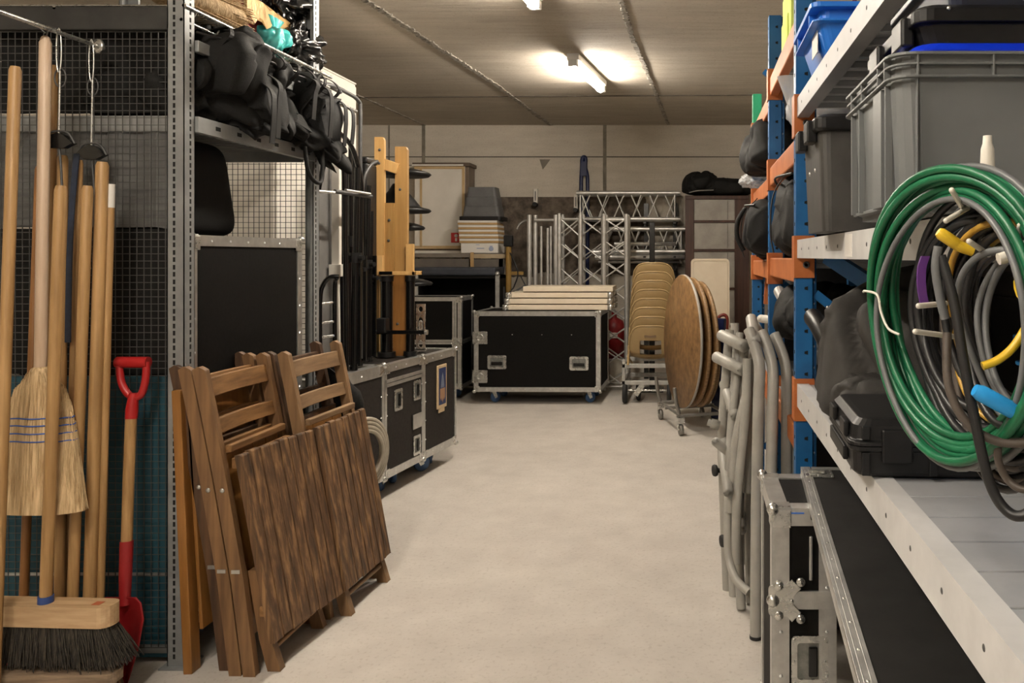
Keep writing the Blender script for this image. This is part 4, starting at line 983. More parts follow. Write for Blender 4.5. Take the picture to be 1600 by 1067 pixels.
# trusses
def trusstube(b, p0, p1, r, n=12): b.cyl(p0, p1, r, n)
def truss(loc, L, w, label, d=None, rot=None, n=4, ph=0, m=aludark, name='truss', group=None, sides=4):
    """square lattice truss along local z"""
    d = d or w
    t = thing(name, label, 'truss', loc, 0, group, rot)
    cs = [(-w / 2, -d / 2), (w / 2, -d / 2), (w / 2, d / 2), (-w / 2, d / 2)]
    for x, y in cs: 
        b = B(); b.cyl((x, y, 0), (x, y, L), .0245, 14); b.cyl((x, y, L), (x, y, L + .02), .017, 12); b.build('chord', m, t)
    b = B()
    for k in range(sides):
        (x0, y0), (x1, y1) = cs[k], cs[(k + 1) % 4]
        st = L / n
        for i in range(n):
            a, c = ((x0, y0), (x1, y1)) if (i + k + ph) % 2 else ((x1, y1), (x0, y0))
            b.cyl((*a, .03 + i * st), (*c, (i + 1) * st - .03), .0085, 8)
            if k == 0: b.cyl((*c, .03 + i * st + .02), (*a, (i + 1) * st - .03), .0075, 8)
        for z in (.04, L - .04): b.cyl((x0, y0, z), (x1, y1, z), .011, 8)
    b.build('lacing', m, t)
    return t
xz = lambda px, Y: (px - CX) * Y / F
truss((xz(893, 8.62), 8.62, 0), 1.835, .225, 'upright lattice truss, left of three at the back wall', n=7)
truss((xz(926, 8.76), 8.80, 0), 1.84, .25, 'upright lattice truss, middle of three at the back wall', n=7, ph=1)
truss((xz(963, 8.46), 8.46, 0), 1.82, .235, 'upright lattice truss standing right of three, beside the chair stack', n=8)
t = thing('ladder_truss', 'flat aluminium ladder frame standing left of the lattice trusses', 'truss', (xz(848, 8.55), 8.55, 0))
for px in (827, 835): b = B(); b.cyl((xz(px, 8.55) - xz(848, 8.55), 0 if px == 827 else .05, 0), (xz(px, 8.55) - xz(848, 8.55), 0 if px == 827 else .05, 1.84), .025, 12); b.build('chord', aludark, t)
b = B(); b.cyl((xz(869, 8.55) - xz(848, 8.55), 0, 0), (xz(869, 8.55) - xz(848, 8.55), 0, 1.84), .028, 12); b.build('chord', aludark, t)
for px, top, r in ((845, 1.72, .014), (855, 1.70, .015), (860, 1.72, .014)):
    b = B(); b.cyl((xz(px, 8.55) - xz(848, 8.55), .03, 0), (xz(px, 8.55) - xz(848, 8.55), .03, top), r, 10); b.build('upright', aludark, t)
b = B(); b.cyl((xz(835, 8.55) - xz(848, 8.55), 0, 1.785), (xz(869, 8.55) - xz(848, 8.55), 0, 1.785), .016, 10); b.build('cross_tube', aludark, t); b = B(); b.cyl((xz(835, 8.55) - xz(848, 8.55), 0, .9), (xz(869, 8.55) - xz(848, 8.55), 0, .9), .016, 10); b.build('cross_tube', aludark, t)
b = B(); rod(b, [P(808, 358, 8.6), P(812, 350, 8.6), P(820, 345, 8.6), P(828, 344, 8.57)], .012); single(b, 'bent_tube', alu, 'short bent tube hooked on the ladder frame', 'tube')
RH = Matrix.Rotation(PI / 2, 4, 'Y')
truss((xz(903, 8.98), 8.99, 1.955), 1.13, .29, 'horizontal lattice truss on the wall brackets, highest', d=.22, rot=RH, n=6)
truss((xz(938, 9.0), 9.0, 1.575), .95, .25, 'horizontal lattice truss below the highest one', d=.2, rot=RH, n=6, ph=1)
for k, (px0, px1, py, Y, r) in enumerate(((925, 1070, 394, 8.92, .036), (930, 1070, 402, 8.88, .030), (960, 1056, 381, 8.9, .022), (935, 1062, 409, 8.94, .018))):
    p0 = P(px0, py, Y); p1 = P(px1, py, Y); b = B(); b.pipe_end(p0, p1, r, 14)
    single(b, 'aluminium_tube', aludark, ('thick aluminium tube lying across the wall rack, upper of the thick pair', 'thick aluminium tube lying across the wall rack, lower of the thick pair', 'thin aluminium tube above the thick pair on the wall rack', 'thin aluminium tube below the thick pair on the wall rack')[k], 'tube', at=p0)
# carrying posts for the horizontal trusses
t = thing('truss_rack', 'dark upright rack carrying the horizontal trusses', 'rack', (-.6, 9.12, 0))
for X in (-1.25, -.55, -.22):
    B().box(X - .025 + .6, X + .025 + .6, 0, .05, 0, 2.0).build('upright', blackm, t)
    for z in (1.40, 1.78, 1.26): B().box(X - .015 + .6, X + .015 + .6, -.27, 0, z - .02, z).build('arm', blackm, t)
b = B(); b.beam((xz(1019, 8.3), 8.3, 0), (xz(1019, 8.3), 8.3, 1.75), .055, .05, (0, 1, 0)); b.box(xz(1019, 8.3) - .12, xz(1019, 8.3) + .12, 8.2, 8.4, 0, .03)
single(b, 'black_pole', blackm, 'black upright pole behind the stacked beige chairs', 'pole', bevel=.004)
t = thing('navy_tube_frame', 'navy blue tube frame leaning on the wall above the trusses', 'tube frame', (xz(912, 9.1), 9.12, 0))  # bare navy tube frame against the wall
b = B(); rod(b, [P(908, 340, 9.1), P(908, 290, 9.12), P(909, 262, 9.14), P(910, 247, 9.14), P(915, 247, 9.14), P(915, 262, 9.14), P(918, 280, 9.12), P(918, 340, 9.1)], .022); b.cyl(P(908, 340, 9.1), (P(908, 340, 9.1).x, 9.02, 0), .022); b.cyl(P(918, 340, 9.1), (P(918, 340, 9.1).x, 9.02, 0), .022); b.build('bent_tube', navy, t, world=True)
b = B(); b.beam(P(912, 252, 9.13), P(912, 275, 9.12), .07, .03, (0, 1, 0)); b.build('gusset', navy, t, .004, world=True)
for px, y0, y1, lb in ((837, 295, 318, 'white wall hook, left of two on the back wall'), (900, 304, 327, 'white wall hook at the left end of the high truss')):
    p = P(px, y0, 9.17); q = P(px, y1, 9.17); t = thing('wall_hook', lb, 'hook', (p.x, 9.2, q.z), 0, 'wall hooks')
    B().box(-.022, .022, -.05, -.0, 0, p.z - q.z).build('bracket', whitep, t, .003); B().cyl((0, -.10, -.012), (0, 0, -.012), .026, 14).build('peg', blackp, t)
    B().box(-.006, .006, -.052, -.05, .03, (p.z - q.z) - .03).build('slot', greypan, t)

# stack of beige chairs on a trolley
CHY = 7.72
def shell(loc, label):
    t = thing('plastic_chair', label, 'chair', loc, 0, 'beige plastic chairs stacked on the trolley')
    nu, nv = 17, 22; w = .205; rows = []
    b = B(); th = .006
    for lay in (0, 1):
        g = []
        for j in range(nv):
            v = j / (nv - 1)
            row = []
            for i in range(nu):
                u = -1 + 2 * i / (nu - 1)
                if v < .55:                   # back from its top down to the waist
                    k = v / .55; z = .345 - k * .27; y = -.13 + .06 * k + .03 * k * k; hwid = w * (.90 + .10 * min(1, k * 1.6)) 
                    rc = max(0, .22 - k) / .22; zdrop = .075 * (abs(u) ** 5) * (1 - min(1, k * 1.6)); x = u * hwid
                    y += .035 * u * u * (1 - .2 * k); z -= zdrop
                else:                         # seat running away from the viewer
                    k = (v - .55) / .45; y = -.04 + .43 * k; z = .075 - .075 * math.sin(min(1, k * 2.2) * PI / 2) + .015 * k; x = u * w * (1 - .06 * k); z += .03 * u * u
                row.append(V((x, y + (th if lay else 0) * (-1 if v < .55 else 0), z - (th if lay and v >= .55 else 0))))
            g.append(row)
        rows.append(g)
    vs = [p for g in rows for r in g for p in r]; N = nu * nv; fs = []
    def hole(i, j): 
        return 12 <= j <= 14 and 3 <= i <= nu - 5
    for lay in (0, 1):
        for j in range(nv - 1):
            for i in range(nu - 1):
                if 6 <= j <= 11 and 4 <= i <= nu - 6: continue
                q = [lay * N + j * nu + i, lay * N + j * nu + i + 1, lay * N + (j + 1) * nu + i + 1, lay * N + (j + 1) * nu + i]
                fs.append(q if lay else q[::-1])
    edge = [(0, i) for i in range(nu)] + [(j, nu - 1) for j in range(1, nv)] + [(nv - 1, i) for i in range(nu - 2, -1, -1)] + [(j, 0) for j in range(nv - 2, 0, -1)]
    for (j0, i0), (j1, i1) in zip(edge, edge[1:] + edge[:1]):
        fs.append((j0 * nu + i0, j1 * nu + i1, N + j1 * nu + i1, N + j0 * nu + i0))
    b.add(vs, fs, True); b.tube([(rows[0][j][0] + rows[1][j][0]) / 2 for j in range(8, 0, -1)] + [(rows[0][0][i] + rows[1][0][i]) / 2 for i in range(nu)] + [(rows[0][j][-1] + rows[1][j][-1]) / 2 for j in range(1, 9)], .008, 8); b.build('seat_shell', beigep, t)
    b = B(); b.prism(rrect(-.055, .055, -.012, .012, .005), lambda a, c, q: V((a, q, c + .245)), -.112, -.102)
    b.build('grip_slot', mat('grip dark', (.16, .10, .05), None, .6), t)
    for s in (-1, 1):
        b = B(); b.tube(smoothpath([(s * .20, .30, -.06), (s * .208, .05, .01), (s * .212, -.04, .06), (s * .212, -.055, .02), (s * .214, -.06, -.03)], 5), .011, 8); b.build('side_frame', beigep, t)
    return t
c0 = None
names = ['bottom', 'second', 'third', 'fourth', 'fifth', 'sixth', 'seventh', 'top']
for k in range(8):
    dz = .084 * k; dy = .028 * k
    lb = 'beige plastic chair, ' + ('lowest of the stack' if k == 0 else 'topmost of the stack' if k == 7 else names[k] + ' from the bottom of the stack')
    if c0 is None: c0 = shell((xz(1017, 7.62) + .0, 7.62, .40), lb)
    else: dup(c0, (.0 + .003 * k, dy, dz), lb)
t = thing('chair_trolley', 'low zinc trolley carrying the stack of beige chairs', 'trolley', (xz(1013, 7.65), 7.65, 0))
trm = mat('zinc trolley', (.4, .4, .38), (.58, .57, .54), .4, .5, 12)
for z in (.20, .36):
    for y in (-.08, .42): B().box(-.23, .25, y, y + .03, z - .02, z + .02).build('cross_bar', trm, t, .003)
    for x in (-.245, .235): B().box(x, x + .03, -.08, .45, z - .02, z + .02).build('side_bar', trm, t, .003)
for x in (-.245, .235):
    for y in (-.08, .42): B().box(x, x + .03, y, y + .03, .16, .42).build('corner_post', trm, t, .003)
for x in (-.22, -.10, .2):
    b = B(); b.lathe([(.03, -.02), (.085, -.02), (.098, 0), (.085, .02), (.03, .02)], (x, -.05 if x != -.10 else .1, .098), 24, (1, 0, 0)); b.build('wheel', rubber, t)
b = B(); b.cyl((-.24, .1, .098), (.25, .1, .098), .012, 8); b.beam((-.05, -.05, .18), (-.12, -.05, .08), .012, .05); b.build('axle', chrome, t)
# red canister and white tub behind the truss
t = thing('canister', 'red canister on a white tub behind the right upright truss', 'canister', (xz(961, 9.0), 8.9, 0))
B().lathe([(.13, 0), (.14, .25), (.14, .27), (.0, .27)], n=24).build('white_tub', whitep, t); B().lathe([(.0, .275), (.12, .275), (.125, .6), (.10, .68), (.03, .72), (.03, .78), (0, .78)], n=24).build('red_body', redmet, t); B().box(-.05, .05, -.132, -.12, .5, .56).build('label', whitep, t)

# round table tops on a trolley
n_ = V((-.958, -.287, 0)); td = V((.287, -.958, 0)); RC = V((xz(1063, 6.55), 6.60, .13 + .54))
def tabletop(off, R, zc, lift, label, back=0):
    c = RC + V((off, back, 0)); c.z = zc; t = thing('round_tabletop', label, 'table top', V((c.x, c.y, c.z - R)), 0, 'round table tops on the trolley')
    nn = (n_ + V((0, 0, lift))).normalized(); R3 = nn.to_track_quat('Z', 'Y').to_matrix().to_4x4()
    b = B(); b.X = Matrix.Translation(c) @ R3; b.lathe([(0, 0), (R - .004, 0), (R, -.004), (R, -.010)], n=72); b.lathe([(R, -.010), (R, -.026), (R - .004, -.030), (0, -.030)], n=72); b.build('top', [chip], t, world=True)
    b = B(); b.X = Matrix.Translation(c) @ R3; b.lathe([(R, -.006), (R + .003, -.008), (R + .003, -.024), (R, -.026)], n=72); b.build('edge_band', plyedge if off > .05 else mat('grey edge band', (.35, .33, .29), (.45, .43, .39), .5, 0, 9), t, world=True)
tabletop(0, .545, .70, .02, 'brown round table top, front one of the stack, whole face visible')
tabletop(.068, .53, .69, .02, 'round table top second in the stack, only its rim visible', .03)
tabletop(.132, .515, .675, .025, 'round table top third in the stack, rim and dark gap visible', .04)
tabletop(.178, .42, .58, .03, 'smaller round table top at the back of the stack', .12)
t = thing('table_trolley', 'grey tubular trolley with casters under the round table tops', 'trolley', (RC.x + .08, RC.y, 0))
fx = V((0, 0, 0)); Mx = Matrix.Rotation(math.atan2(-td.x, td.y) + PI, 4, 'Z')
b = B(); b.X = Mx
tm_ = mat('grey trolley tube', (.22, .21, .195), (.3, .29, .27), .4, .6, 9)
for x in (-.17, .2): B_ = B(); B_.X = Mx; B_.cyl((x, -.33, .15), (x, .33, .15), .014, 10); B_.build('side_tube', tm_, t)
for y in (-.30, .05, .30): B_ = B(); B_.X = Mx; B_.cyl((-.2, y, .15), (.22, y, .15), .014, 10); B_.build('cross_tube', tm_, t)
for y in (-.30, .30):
    for x in (-.17, .22): B_ = B(); B_.X = Mx; B_.tube(smoothpath([(x, y, .14), (x + (-.03 if x < 0 else .02), y, .25), (x + (-.045 if x < 0 else .04), y, .37)], 5), .015, 10); B_.build('upright', tm_, t)
for x in (-.17, .2):
    for y in (-.32, .32):
        B_ = B(); B_.X = Mx; B_.box(x - .025, x + .025, y - .025, y + .025, .10, .14); B_.cyl((x - .02, y, .045), (x + .02, y, .045), .012, 8); B_.prism([(-.02, .11), (.02, .11), (.012, .04), (-.012, .04)], lambda a, c, q: V((x + q, y + a, c)), -.026, -.021); cp = B_.build('caster', chrome, t)
        B_ = B(); B_.X = Mx; B_.lathe([(.012, -.015), (.04, -.015), (.045, -.008), (.045, .008), (.04, .015), (.012, .015)], (x, y, .045), 20, (1, 0, 0)); B_.build('wheel', tm_, cp)
# white folding table behind
t = thing('folding_table', 'cream plastic folding table standing on end behind the round tops', 'table', (.15, 7.95, 0), 0, tilt=Matrix.Rotation(-.03, 4, 'X'))
b = B(); b.prism(rrect(-.185, .20, .02, 1.375, .04), lambda a, c, q: V((a, q, c)), 0, .045); b.build('top', creamp, t, .006)
b = B(); b.tube([V((x, -.002, z)) for x, z in rrect(-.165, .18, .04, 1.355, .035)], .004, 6, closed=True); b.build('raised_edge', creamp, t)
b = B(); b.beam((-.12, .06, .1), (-.12, .06, 1.2), .03, .03); b.beam((.12, .06, .1), (.12, .06, 1.2), .03, .03); b.build('folded_legs', darkwire, t)
b = B(); rod(b, [P(1120, 540, 7.3), P(1122, 500, 7.3), P(1130, 492, 7.3), P(1136, 497, 7.3), P(1136, 515, 7.3)], .016); b.cyl(P(1120, 540, 7.3), (P(1120, 540, 7.3).x, 7.25, 0), .016); b.cyl(P(1136, 515, 7.3), (P(1136, 515, 7.3).x, 7.3, 0), .016)
single(b, 'red_bent_tube', mat('dark red tube', (.2, .03, .02), None, .4), 'dark red bent tube beside the cream folding table', 'tube frame')  # single bent tube in dark red
b = B(); b.beam((.19, 6.9, 0), (.23, 6.95, .86), .10, .04); b.beam((.26, 6.8, 0), (.20, 6.9, .6), .03, .03); single(b, 'folding_stand', navy, 'navy blue folded stand right of the round table tops', 'stand', bevel=.008)
# dark brown cabinet with milky panes
t = thing('glazed_cabinet', 'dark brown cabinet with milky glass panes against the back wall', 'cabinet', (-.10, 8.72, 0))
for x0, x1 in ((0, .095), (.54, .70)): B().box(x0, x1, 0, .42, 0, 2.02).build('stile', brownw, t, .004)
B().box(0, .70, 0, .42, 2.02, 2.06).build('top', brownw, t, .004); B().box(.0, .7, .38, .42, 0, 2.02).build('back_panel', mat('dark cabinet back', (.05, .045, .04)), t); B().box(0.095, .54, .0, .38, 0, .08).build('plinth', brownw, t)
for z in (.62, 1.03, 1.45, 1.765): B().box(.095, .54, .0, .38, z, z + .025).build('shelf', brownw, t, .002)
for k, (z0, z1) in enumerate(((.08, .62), (.645, 1.03), (1.055, 1.45), (1.475, 1.765), (1.79, 2.02))):
    B().box(.097, .538, .02, .03, z0 + .002, z1 - .002).build('pane', frost, t)
    B().box(.46, .465, .012, .02, z0 + .01, z1 - .01).build('glazing_bar', mat('grey bar', (.2, .19, .17)), t)
t = single(blob(B(), (xz(1122, 8.85), 8.9, 2.165), (.80, .38, .20), .7, 21, .25, 2.5, 48, 30, crease=.45), 'cloth_bag', fabric, 'long slumped black cloth bag on top of the dark brown cabinet', 'bag')
t2 = single(blob(B(), (xz(1095, 8.8), 8.84, 2.21), (.40, .36, .26), .75, 22, .25, 3, 40, 26, crease=.45), 'cloth_bag', fabric, 'rounded black cloth bag at the left end of the dark cabinet top', 'bag')
b = B(); b.tube(smoothpath([P(1077, 301, 8.63), P(1090, 298, 8.62), P(1115, 297, 8.63)], 5), .006, 6); b.build('piping', mat('pale zip', (.25, .24, .22)), t, world=True)
# ------------------------------------------------------------------ pallet racking on the right
RX0, RX1 = .347, .95
YP = [.25, 2.74, 3.72, 4.78]
R = thing('pallet_rack', 'blue and orange pallet racking with grey shelf beams along the right side', 'shelving', (RX0, 2.74, 0))
def post(x, y, top, m, front=True):
    b = B(); w, d = .072, .055
    b.box(x, x + .058, y, y + d, 0, top); b.box(x + .058, x + .074, y + .02, y + d + .02, 0, top)
    b.mi = 1
    for i in range(int(top / .0735)):
        z = .04 + i * .0735; c = V((x + .036, y - .0006, z))
        b.prism([(-.006, -.004), (.006, -.007), (.006, .007), (-.006, .004)], lambda a, e, q: V((c.x + a, y + q, z + e)), -.0008, .001)
        b.prism([(-.006, -.006), (.006, -.006), (.006, .006), (-.006, .006)], lambda a, e, q: V((x + q, y + d / 2 + a, z + e)), -.0008, .001)
    b.mi = 2
    for i in range(int(top / .0735)):
        z = .06 + i * .0735; b.ball((x + .066, y + .018, z), (.004, .004, .005), 6)
    b.build('post', [m, void, rackblue2], R, .004, world=True)
    B().box(x - .01, x + .09, y - .02, y + .08, 0, .006).build('foot_plate', m, R, world=True)
post(RX0, YP[0], 2.85, rackblue); post(RX0, YP[1], 2.85, rackblue); post(RX0, YP[2], 2.52, rackblue); post(RX0, YP[3], 2.02, rackblue)
B().box(RX0 + .002, RX0 + .056, YP[3] + .002, YP[3] + .053, 2.02, 2.37).build('post_extension', rackgreen, R, .003, world=True)
for y, tp, m in zip(YP, (2.85, 2.85, 2.52, 2.2), (rackblue, rackblue, rackblue, rackblue)):
    post(RX1 - .03, y, tp, m)
    for i in range(4):
        z = .25 + i * .62; b = B(); b.beam((RX0 + .07, y + .03, z + (.4 if i % 2 else 0)), (RX1 - .02, y + .03, z + (0 if i % 2 else .4)), .03, .03); b.build('brace', m, R, world=True)
def conn(x, y0, z0, z1, side):
    b = B(); b.box(x - .006, x + .064, y0 - .006, y0 + .061, z0, z1); b.mi = 1; b.lathe([(0, .004), (.012, .004), (.012, .006), (.006, .006), (.006, .004)], (x + .035, y0 - .004, z0 + .045), 14, (0, -1, 0))
    b.build('beam_connector', [rackorange, darkwire], R, .003, world=True)
def level(k, z, hh, m, dm, deck=True):
    ya, yb = YP[k] + .055, YP[k + 1]
    for x in (RX0 + .004, RX1 - .03):
        b = B(); b.box(x, x + .04, ya, yb, z - hh, z)
        if x < .5 and m in (zincbeam, zincbeam2):
            b.mi = 1
            for i in range(14):
                b.ball((x, yb - .12 - i * .165, z - hh * .5), (.0015, .005, .005), 8)
        b.build('beam', [m, darkwire], R, .006, world=True)
    if deck:
        b = B(); n = int((yb - ya) / .115); st = (yb - ya) / n
        for i in range(n):
            y0 = ya + i * st; rg = []
            b.box(RX0 + .044, RX1 - .03, y0 + .002, y0 + st - .002, z - .016, z - .004)
            b.box(RX0 + .044, RX1 - .03, y0 + .002, y0 + .012, z - .034, z - .016); b.box(RX0 + .044, RX1 - .03, y0 + st - .012, y0 + st - .002, z - .034, z - .016)
        b.build('shelf_deck', dm, R, .002, world=True)
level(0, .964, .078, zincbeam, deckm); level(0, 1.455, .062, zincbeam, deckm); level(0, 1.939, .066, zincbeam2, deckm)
for k, zs in ((1, (2.23, 1.81, 1.392, .80)), (2, (2.17, 1.775, 1.375, .78))):
    for z in zs: level(k, z, .085, rackorange, deckm)
for y, zs in ((YP[1], (.965, 1.455, 1.939)), (YP[2], (.83, 1.40, 1.835, 2.255)), (YP[3], (.80, 1.39, 1.79, 2.18)), (YP[0], (.965, 1.455, 1.939))):
    for z in zs: conn(RX0, y, z - .13, z + .015, 1)
b = B(); b.box(RX0 + .0025, RX0 + .004, 1.78, 1.86, 1.398, 1.45); b.build('paper_tag', paperm, R, world=True)
b = B(); b.beam((RX0 + .1, 2.68, 1.40), (RX1 - .05, 2.2, 1.05), .03, .05); b.build('brace', rackblue, R, world=True)

# ---- upper shelf: blue crates
def crate(loc, sx, sy, sz, m, label, lip=.018, name='plastic_crate', ribs=True, taper=.03, rim=.05, tint=None):
    t = thing(name, label, 'crate', loc, 0)
    def ring(x, y, z, r=.025): return [V((a, c, z)) for a, c in rrect(-x, x, -y, y, r)]
    hx, hy = sx / 2, sy / 2
    b = B(); b.rings([ring(hx - taper, hy - taper, 0), ring(hx - taper * .1, hy - taper * .1, sz - rim), ring(hx - taper * .1, hy - taper * .1, sz), ring(hx - .012, hy - .012, sz), ring(hx - taper - .012, hy - taper - .012, .012)], True, False)
    b.build('crate_body', m, t, .002)
    b = B()
    for z0, z1, e in ((sz - .014, sz, lip), (sz - rim, sz - rim + .006, lip * .75)):
        b.rings([ring(hx, hy, z0), ring(hx + e, hy + e, z0), ring(hx + e, hy + e, z1), ring(hx, hy, z1), ring(hx - .01, hy - .01, z1), ring(hx - .01, hy - .01, z0)] + [ring(hx, hy, z0)], False, False)
    if ribs:
        for x in (-hx + .13, -hx + .30, -hx + .385, hx - .1):
            for s in (-1, 1): b.box(x - .003, x + .003, *sorted((s * hy, s * (hy + lip * .8))), sz - rim, sz)
        for y in (-hy + .06, hy - .06):
            for s in (-1, 1): b.box(*sorted((s * hx, s * (hx + lip * .8))), y - .003, y + .003, sz - rim, sz)
    b.build('rim', m, t, .0015)
    return t
t = crate((.51, 2.36, 1.942), .34, .36, .145, crateb, 'bright blue plastic crate on the upper right shelf', .025, taper=.03)
B().box(-.166, -.164, -.12, -.02, .03, .10).build('label', paperm, t)
b = B(); b.tube(smoothpath([(-.06, -.05, .14), (-.045, -.05, .20), (.0, -.05, .235), (.05, -.05, .22), (.075, -.05, .15)], 6), .006, 8); b.build('cord_handle', mat('maroon cord', (.12, .02, .06), None, .5), t)
crate((.76, 1.95, 1.942), .36, .30, .12, crateb, 'second blue plastic crate deeper on the upper right shelf', .02)
b = B(); b.box(.385, .42, 3.22, 3.50, 2.236, 2.52); b.box(.375, .45, 3.26, 3.46, 2.236, 2.40)
single(b, 'hi_vis_bundle', mat('lime cloth', (.5, .6, .08), (.6, .7, .15), .7, 0, 12), 'lime yellow bundle on the high orange shelf beam', 'bundle', bevel=.02)

# ---- middle shelf: grey container, lids, black box
t = thing('plastic_crate', 'large grey euro container with ribbed rim on the middle right shelf', 'crate', (.56, 1.225, 1.458))
def ring(x0, x1, y0, y1, z, r): return [V((a, c, z)) for a, c in rrect(x0, x1, y0, y1, r)]
hx, hy, sz = .295, .165, .212
b = B(); b.rings([ring(-hx + .02, hx - .02, -hy + .014, hy - .014, 0, .02), ring(-hx + .02, hx - .02, -hy + .014, hy - .014, .008, .02), ring(-hx + .012, hx - .012, -hy + .008, hy - .008, .009, .03), ring(-hx + .004, hx - .004, -hy + .002, hy - .002, sz - .03, .03), ring(-hx + .004, hx - .004, -hy + .002, hy - .002, sz, .03), ring(-hx + .015, hx - .015, -hy + .012, hy - .012, sz, .025), ring(-hx + .02, hx - .02, -hy + .02, hy - .02, .012, .02)], True, False)
b.build('crate_body', greyp, t, .0015)
b = B()
for z0, z1, e in ((sz - .004, sz, .007), (sz - .017, sz - .014, .0055), (sz - .034, sz - .031, .007), (.008, .013, .004)):
    q = .0 if z0 > .1 else .008
    b.rings([ring(-hx + q, hx - q, -hy + q, hy - q, z0, .03), ring(-hx - e + q, hx + e - q, -hy - e + q, hy + e - q, z0, .034), ring(-hx - e + q, hx + e - q, -hy - e + q, hy + e - q, z1, .034), ring(-hx + q, hx - q, -hy + q, hy - q, z1, .03)], False, False)
for x in (-.265, -.165, -.12, .02, .11): b.box(x - .0015, x + .0015, -hy - .006, -hy + .004, sz - .033, sz - .001)
for y in (-.13, -.09, .02, .10): b.box(-hx - .006, -hx + .004, y - .0015, y + .0015, sz - .033, sz - .001)
b.build('rim', greyp, t, .0008)
b = B()                                             # corner pilasters
for x0, x1 in ((-hx - .0, -hx + .032), (hx - .032, hx)):
    for y in (-hy, hy):
        sg = -1 if y < 0 else 1
b.box(-hx + .0288, -hx + .0312, -hy - .003, -hy + .006, .01, sz - .033); b.build('rib', greyp, t, .001)
for y0, y1 in ((-.125, -.121), (-.10, -.05), (.05, .054), (.11, .114)):
    b = B(); b.box(-hx - .003, -hx + .008, y0, y1, .01, sz - .036); b.build('rib', greyp, t, .001)
t = thing('lid', 'bright blue plastic lid on the grey container', 'lid', (.58, 1.235, 1.672))
b = B(); b.rings([ring(-.285, .29, -.15, .16, 0, .03), ring(-.29, .29, -.155, .16, .006, .03), ring(-.275, .28, -.145, .15, .018, .03)], True, False); b.build('lid_body', lidblue, t, .003)
t = thing('storage_box', 'shallow black latched box on the blue lid of the grey container', 'box', (.585, 1.245, 1.692))
b = B(); b.rings([ring(-.265, .28, -.145, .15, 0, .025), ring(-.275, .285, -.15, .155, .026, .025), ring(-.285, .29, -.16, .165, .027, .025), ring(-.285, .29, -.16, .165, .045, .025), ring(-.275, .285, -.15, .155, .052, .025)], True, False); b.build('box_body', blackp, t, .002)
for y in (-.09, .06): B().box(-.294, -.275, y - .03, y + .03, .002, .044).build('latch', blackp, t, .004)
b = B(); b.lathe([(0, 0), (.003, 0), (.003, .002), (0, .003)], (-.24, -.16, .044), 10, (0, -1, 0)); b.build('screw', chrome, t)
t = thing('tray', 'dark navy tray stacked topmost above the grey container', 'tray', (.61, 1.25, 1.747))
b = B(); b.rings([ring(-.25, .27, -.14, .15, 0, .02), ring(-.26, .28, -.15, .15, .05, .02), ring(-.27, .285, -.155, .155, .051, .02), ring(-.27, .285, -.155, .155, .06, .02)], True, False); b.build('tray_body', darknavy, t, .002)
t = thing('storage_box', 'tall black plastic box with clip lid between blue post and grey container', 'box', (.445, 1.985, 1.458))
b = B(); b.rings([ring(-.145, .16, -.125, .135, 0, .02), ring(-.155, .17, -.135, .145, .24, .025)], True, False); b.build('box_body', mat('scuffed black plastic', (.028, .027, .025), (.05, .048, .044), .55, 0, 12, bump=.04), t, .004)
b = B(); b.rings([ring(-.162, .177, -.142, .152, .232, .025), ring(-.168, .183, -.148, .158, .236, .025), ring(-.168, .183, -.148, .158, .262, .025), ring(-.15, .165, -.13, .14, .272, .025)], True, False); b.build('lid', blackp, t, .003)
for y in (-.07, .09): B().box(-.18, -.155, y - .03, y + .03, .21, .262).build('clip', blackp, t, .004)
for y in (-.04, .05): b = B(); b.ball((-.151, y, .15), (.003, .006, .006), 8); b.build('rivet', chrome, t)

# ---- lower near shelf: cloth bag, black hard case
t = single(blob(B(), (.62, 2.26, 1.135), (.54, .52, .345), .6, 31, .6, 2.2, 96, 64, crease=.8), 'cloth_bag', fabricg, 'large slumped charcoal cloth bag on the lower right shelf behind the hard case', 'bag')
t = single(blob(B(), (.46, 2.06, 1.035), (.24, .30, .14), .7, 33, .25, 4, 40, 26, crease=.4), 'cloth_bag', fabricg, 'small charcoal cloth bundle squeezed between shelf beam and hard case', 'bag')
b = B(); b.tube(smoothpath([(.385, 2.60, 1.20), (.395, 2.52, 1.175), (.42, 2.42, 1.10)], 5), [.03] * 11, 12); b.ball((.385, 2.60, 1.20), .03)
single(b, 'tripod_leg', blackp, 'black rounded grip end poking out left of the charcoal bag', 'grip')
for k in range(2):
    b = B(); b.cyl((.43 + k * .05, 2.58, 1.235 - k * .01), (.50 + k * .06, 2.30, 1.06), .007, 8); single(b, 'metal_rod', chrome, ('thin shiny rod above the charcoal bag, left one', 'thin shiny rod above the charcoal bag, right one')[k], 'rod')
t = thing('hard_case', 'black ribbed hard plastic case lying on the lower right shelf', 'case', (.53, 1.715, .967), math.radians(-2))
def rg_(z, e, r=.03): return ring(-.215 - e, .23 + e, -.16 - e, .16 + e, z, r)
b = B(); b.rings([rg_(0, -.012), rg_(.008, -.003), rg_(.05, .0), rg_(.053, .006), rg_(.061, .006)], True, False); b.build('case_bottom', blackp, t, .002)
b = B(); b.rings([rg_(.063, .006), rg_(.07, .006), rg_(.073, .0), rg_(.10, -.004), rg_(.112, -.016, .025), rg_(.113, -.03, .02)], True, False); b.build('case_lid', blackp, t, .002)
for x in (-.13, .13): b = B(); b.box(x - .03, x + .03, -.17, -.155, .03, .095); b.build('clasp', blackp, t, .004)
for x in (-.19, -.06, .06, .19): b = B(); b.box(x - .008, x + .008, -.166, -.155, .005, .05); b.box(x - .008, x + .008, -.166, -.155, .075, .10); b.build('rib', blackp, t, .002)
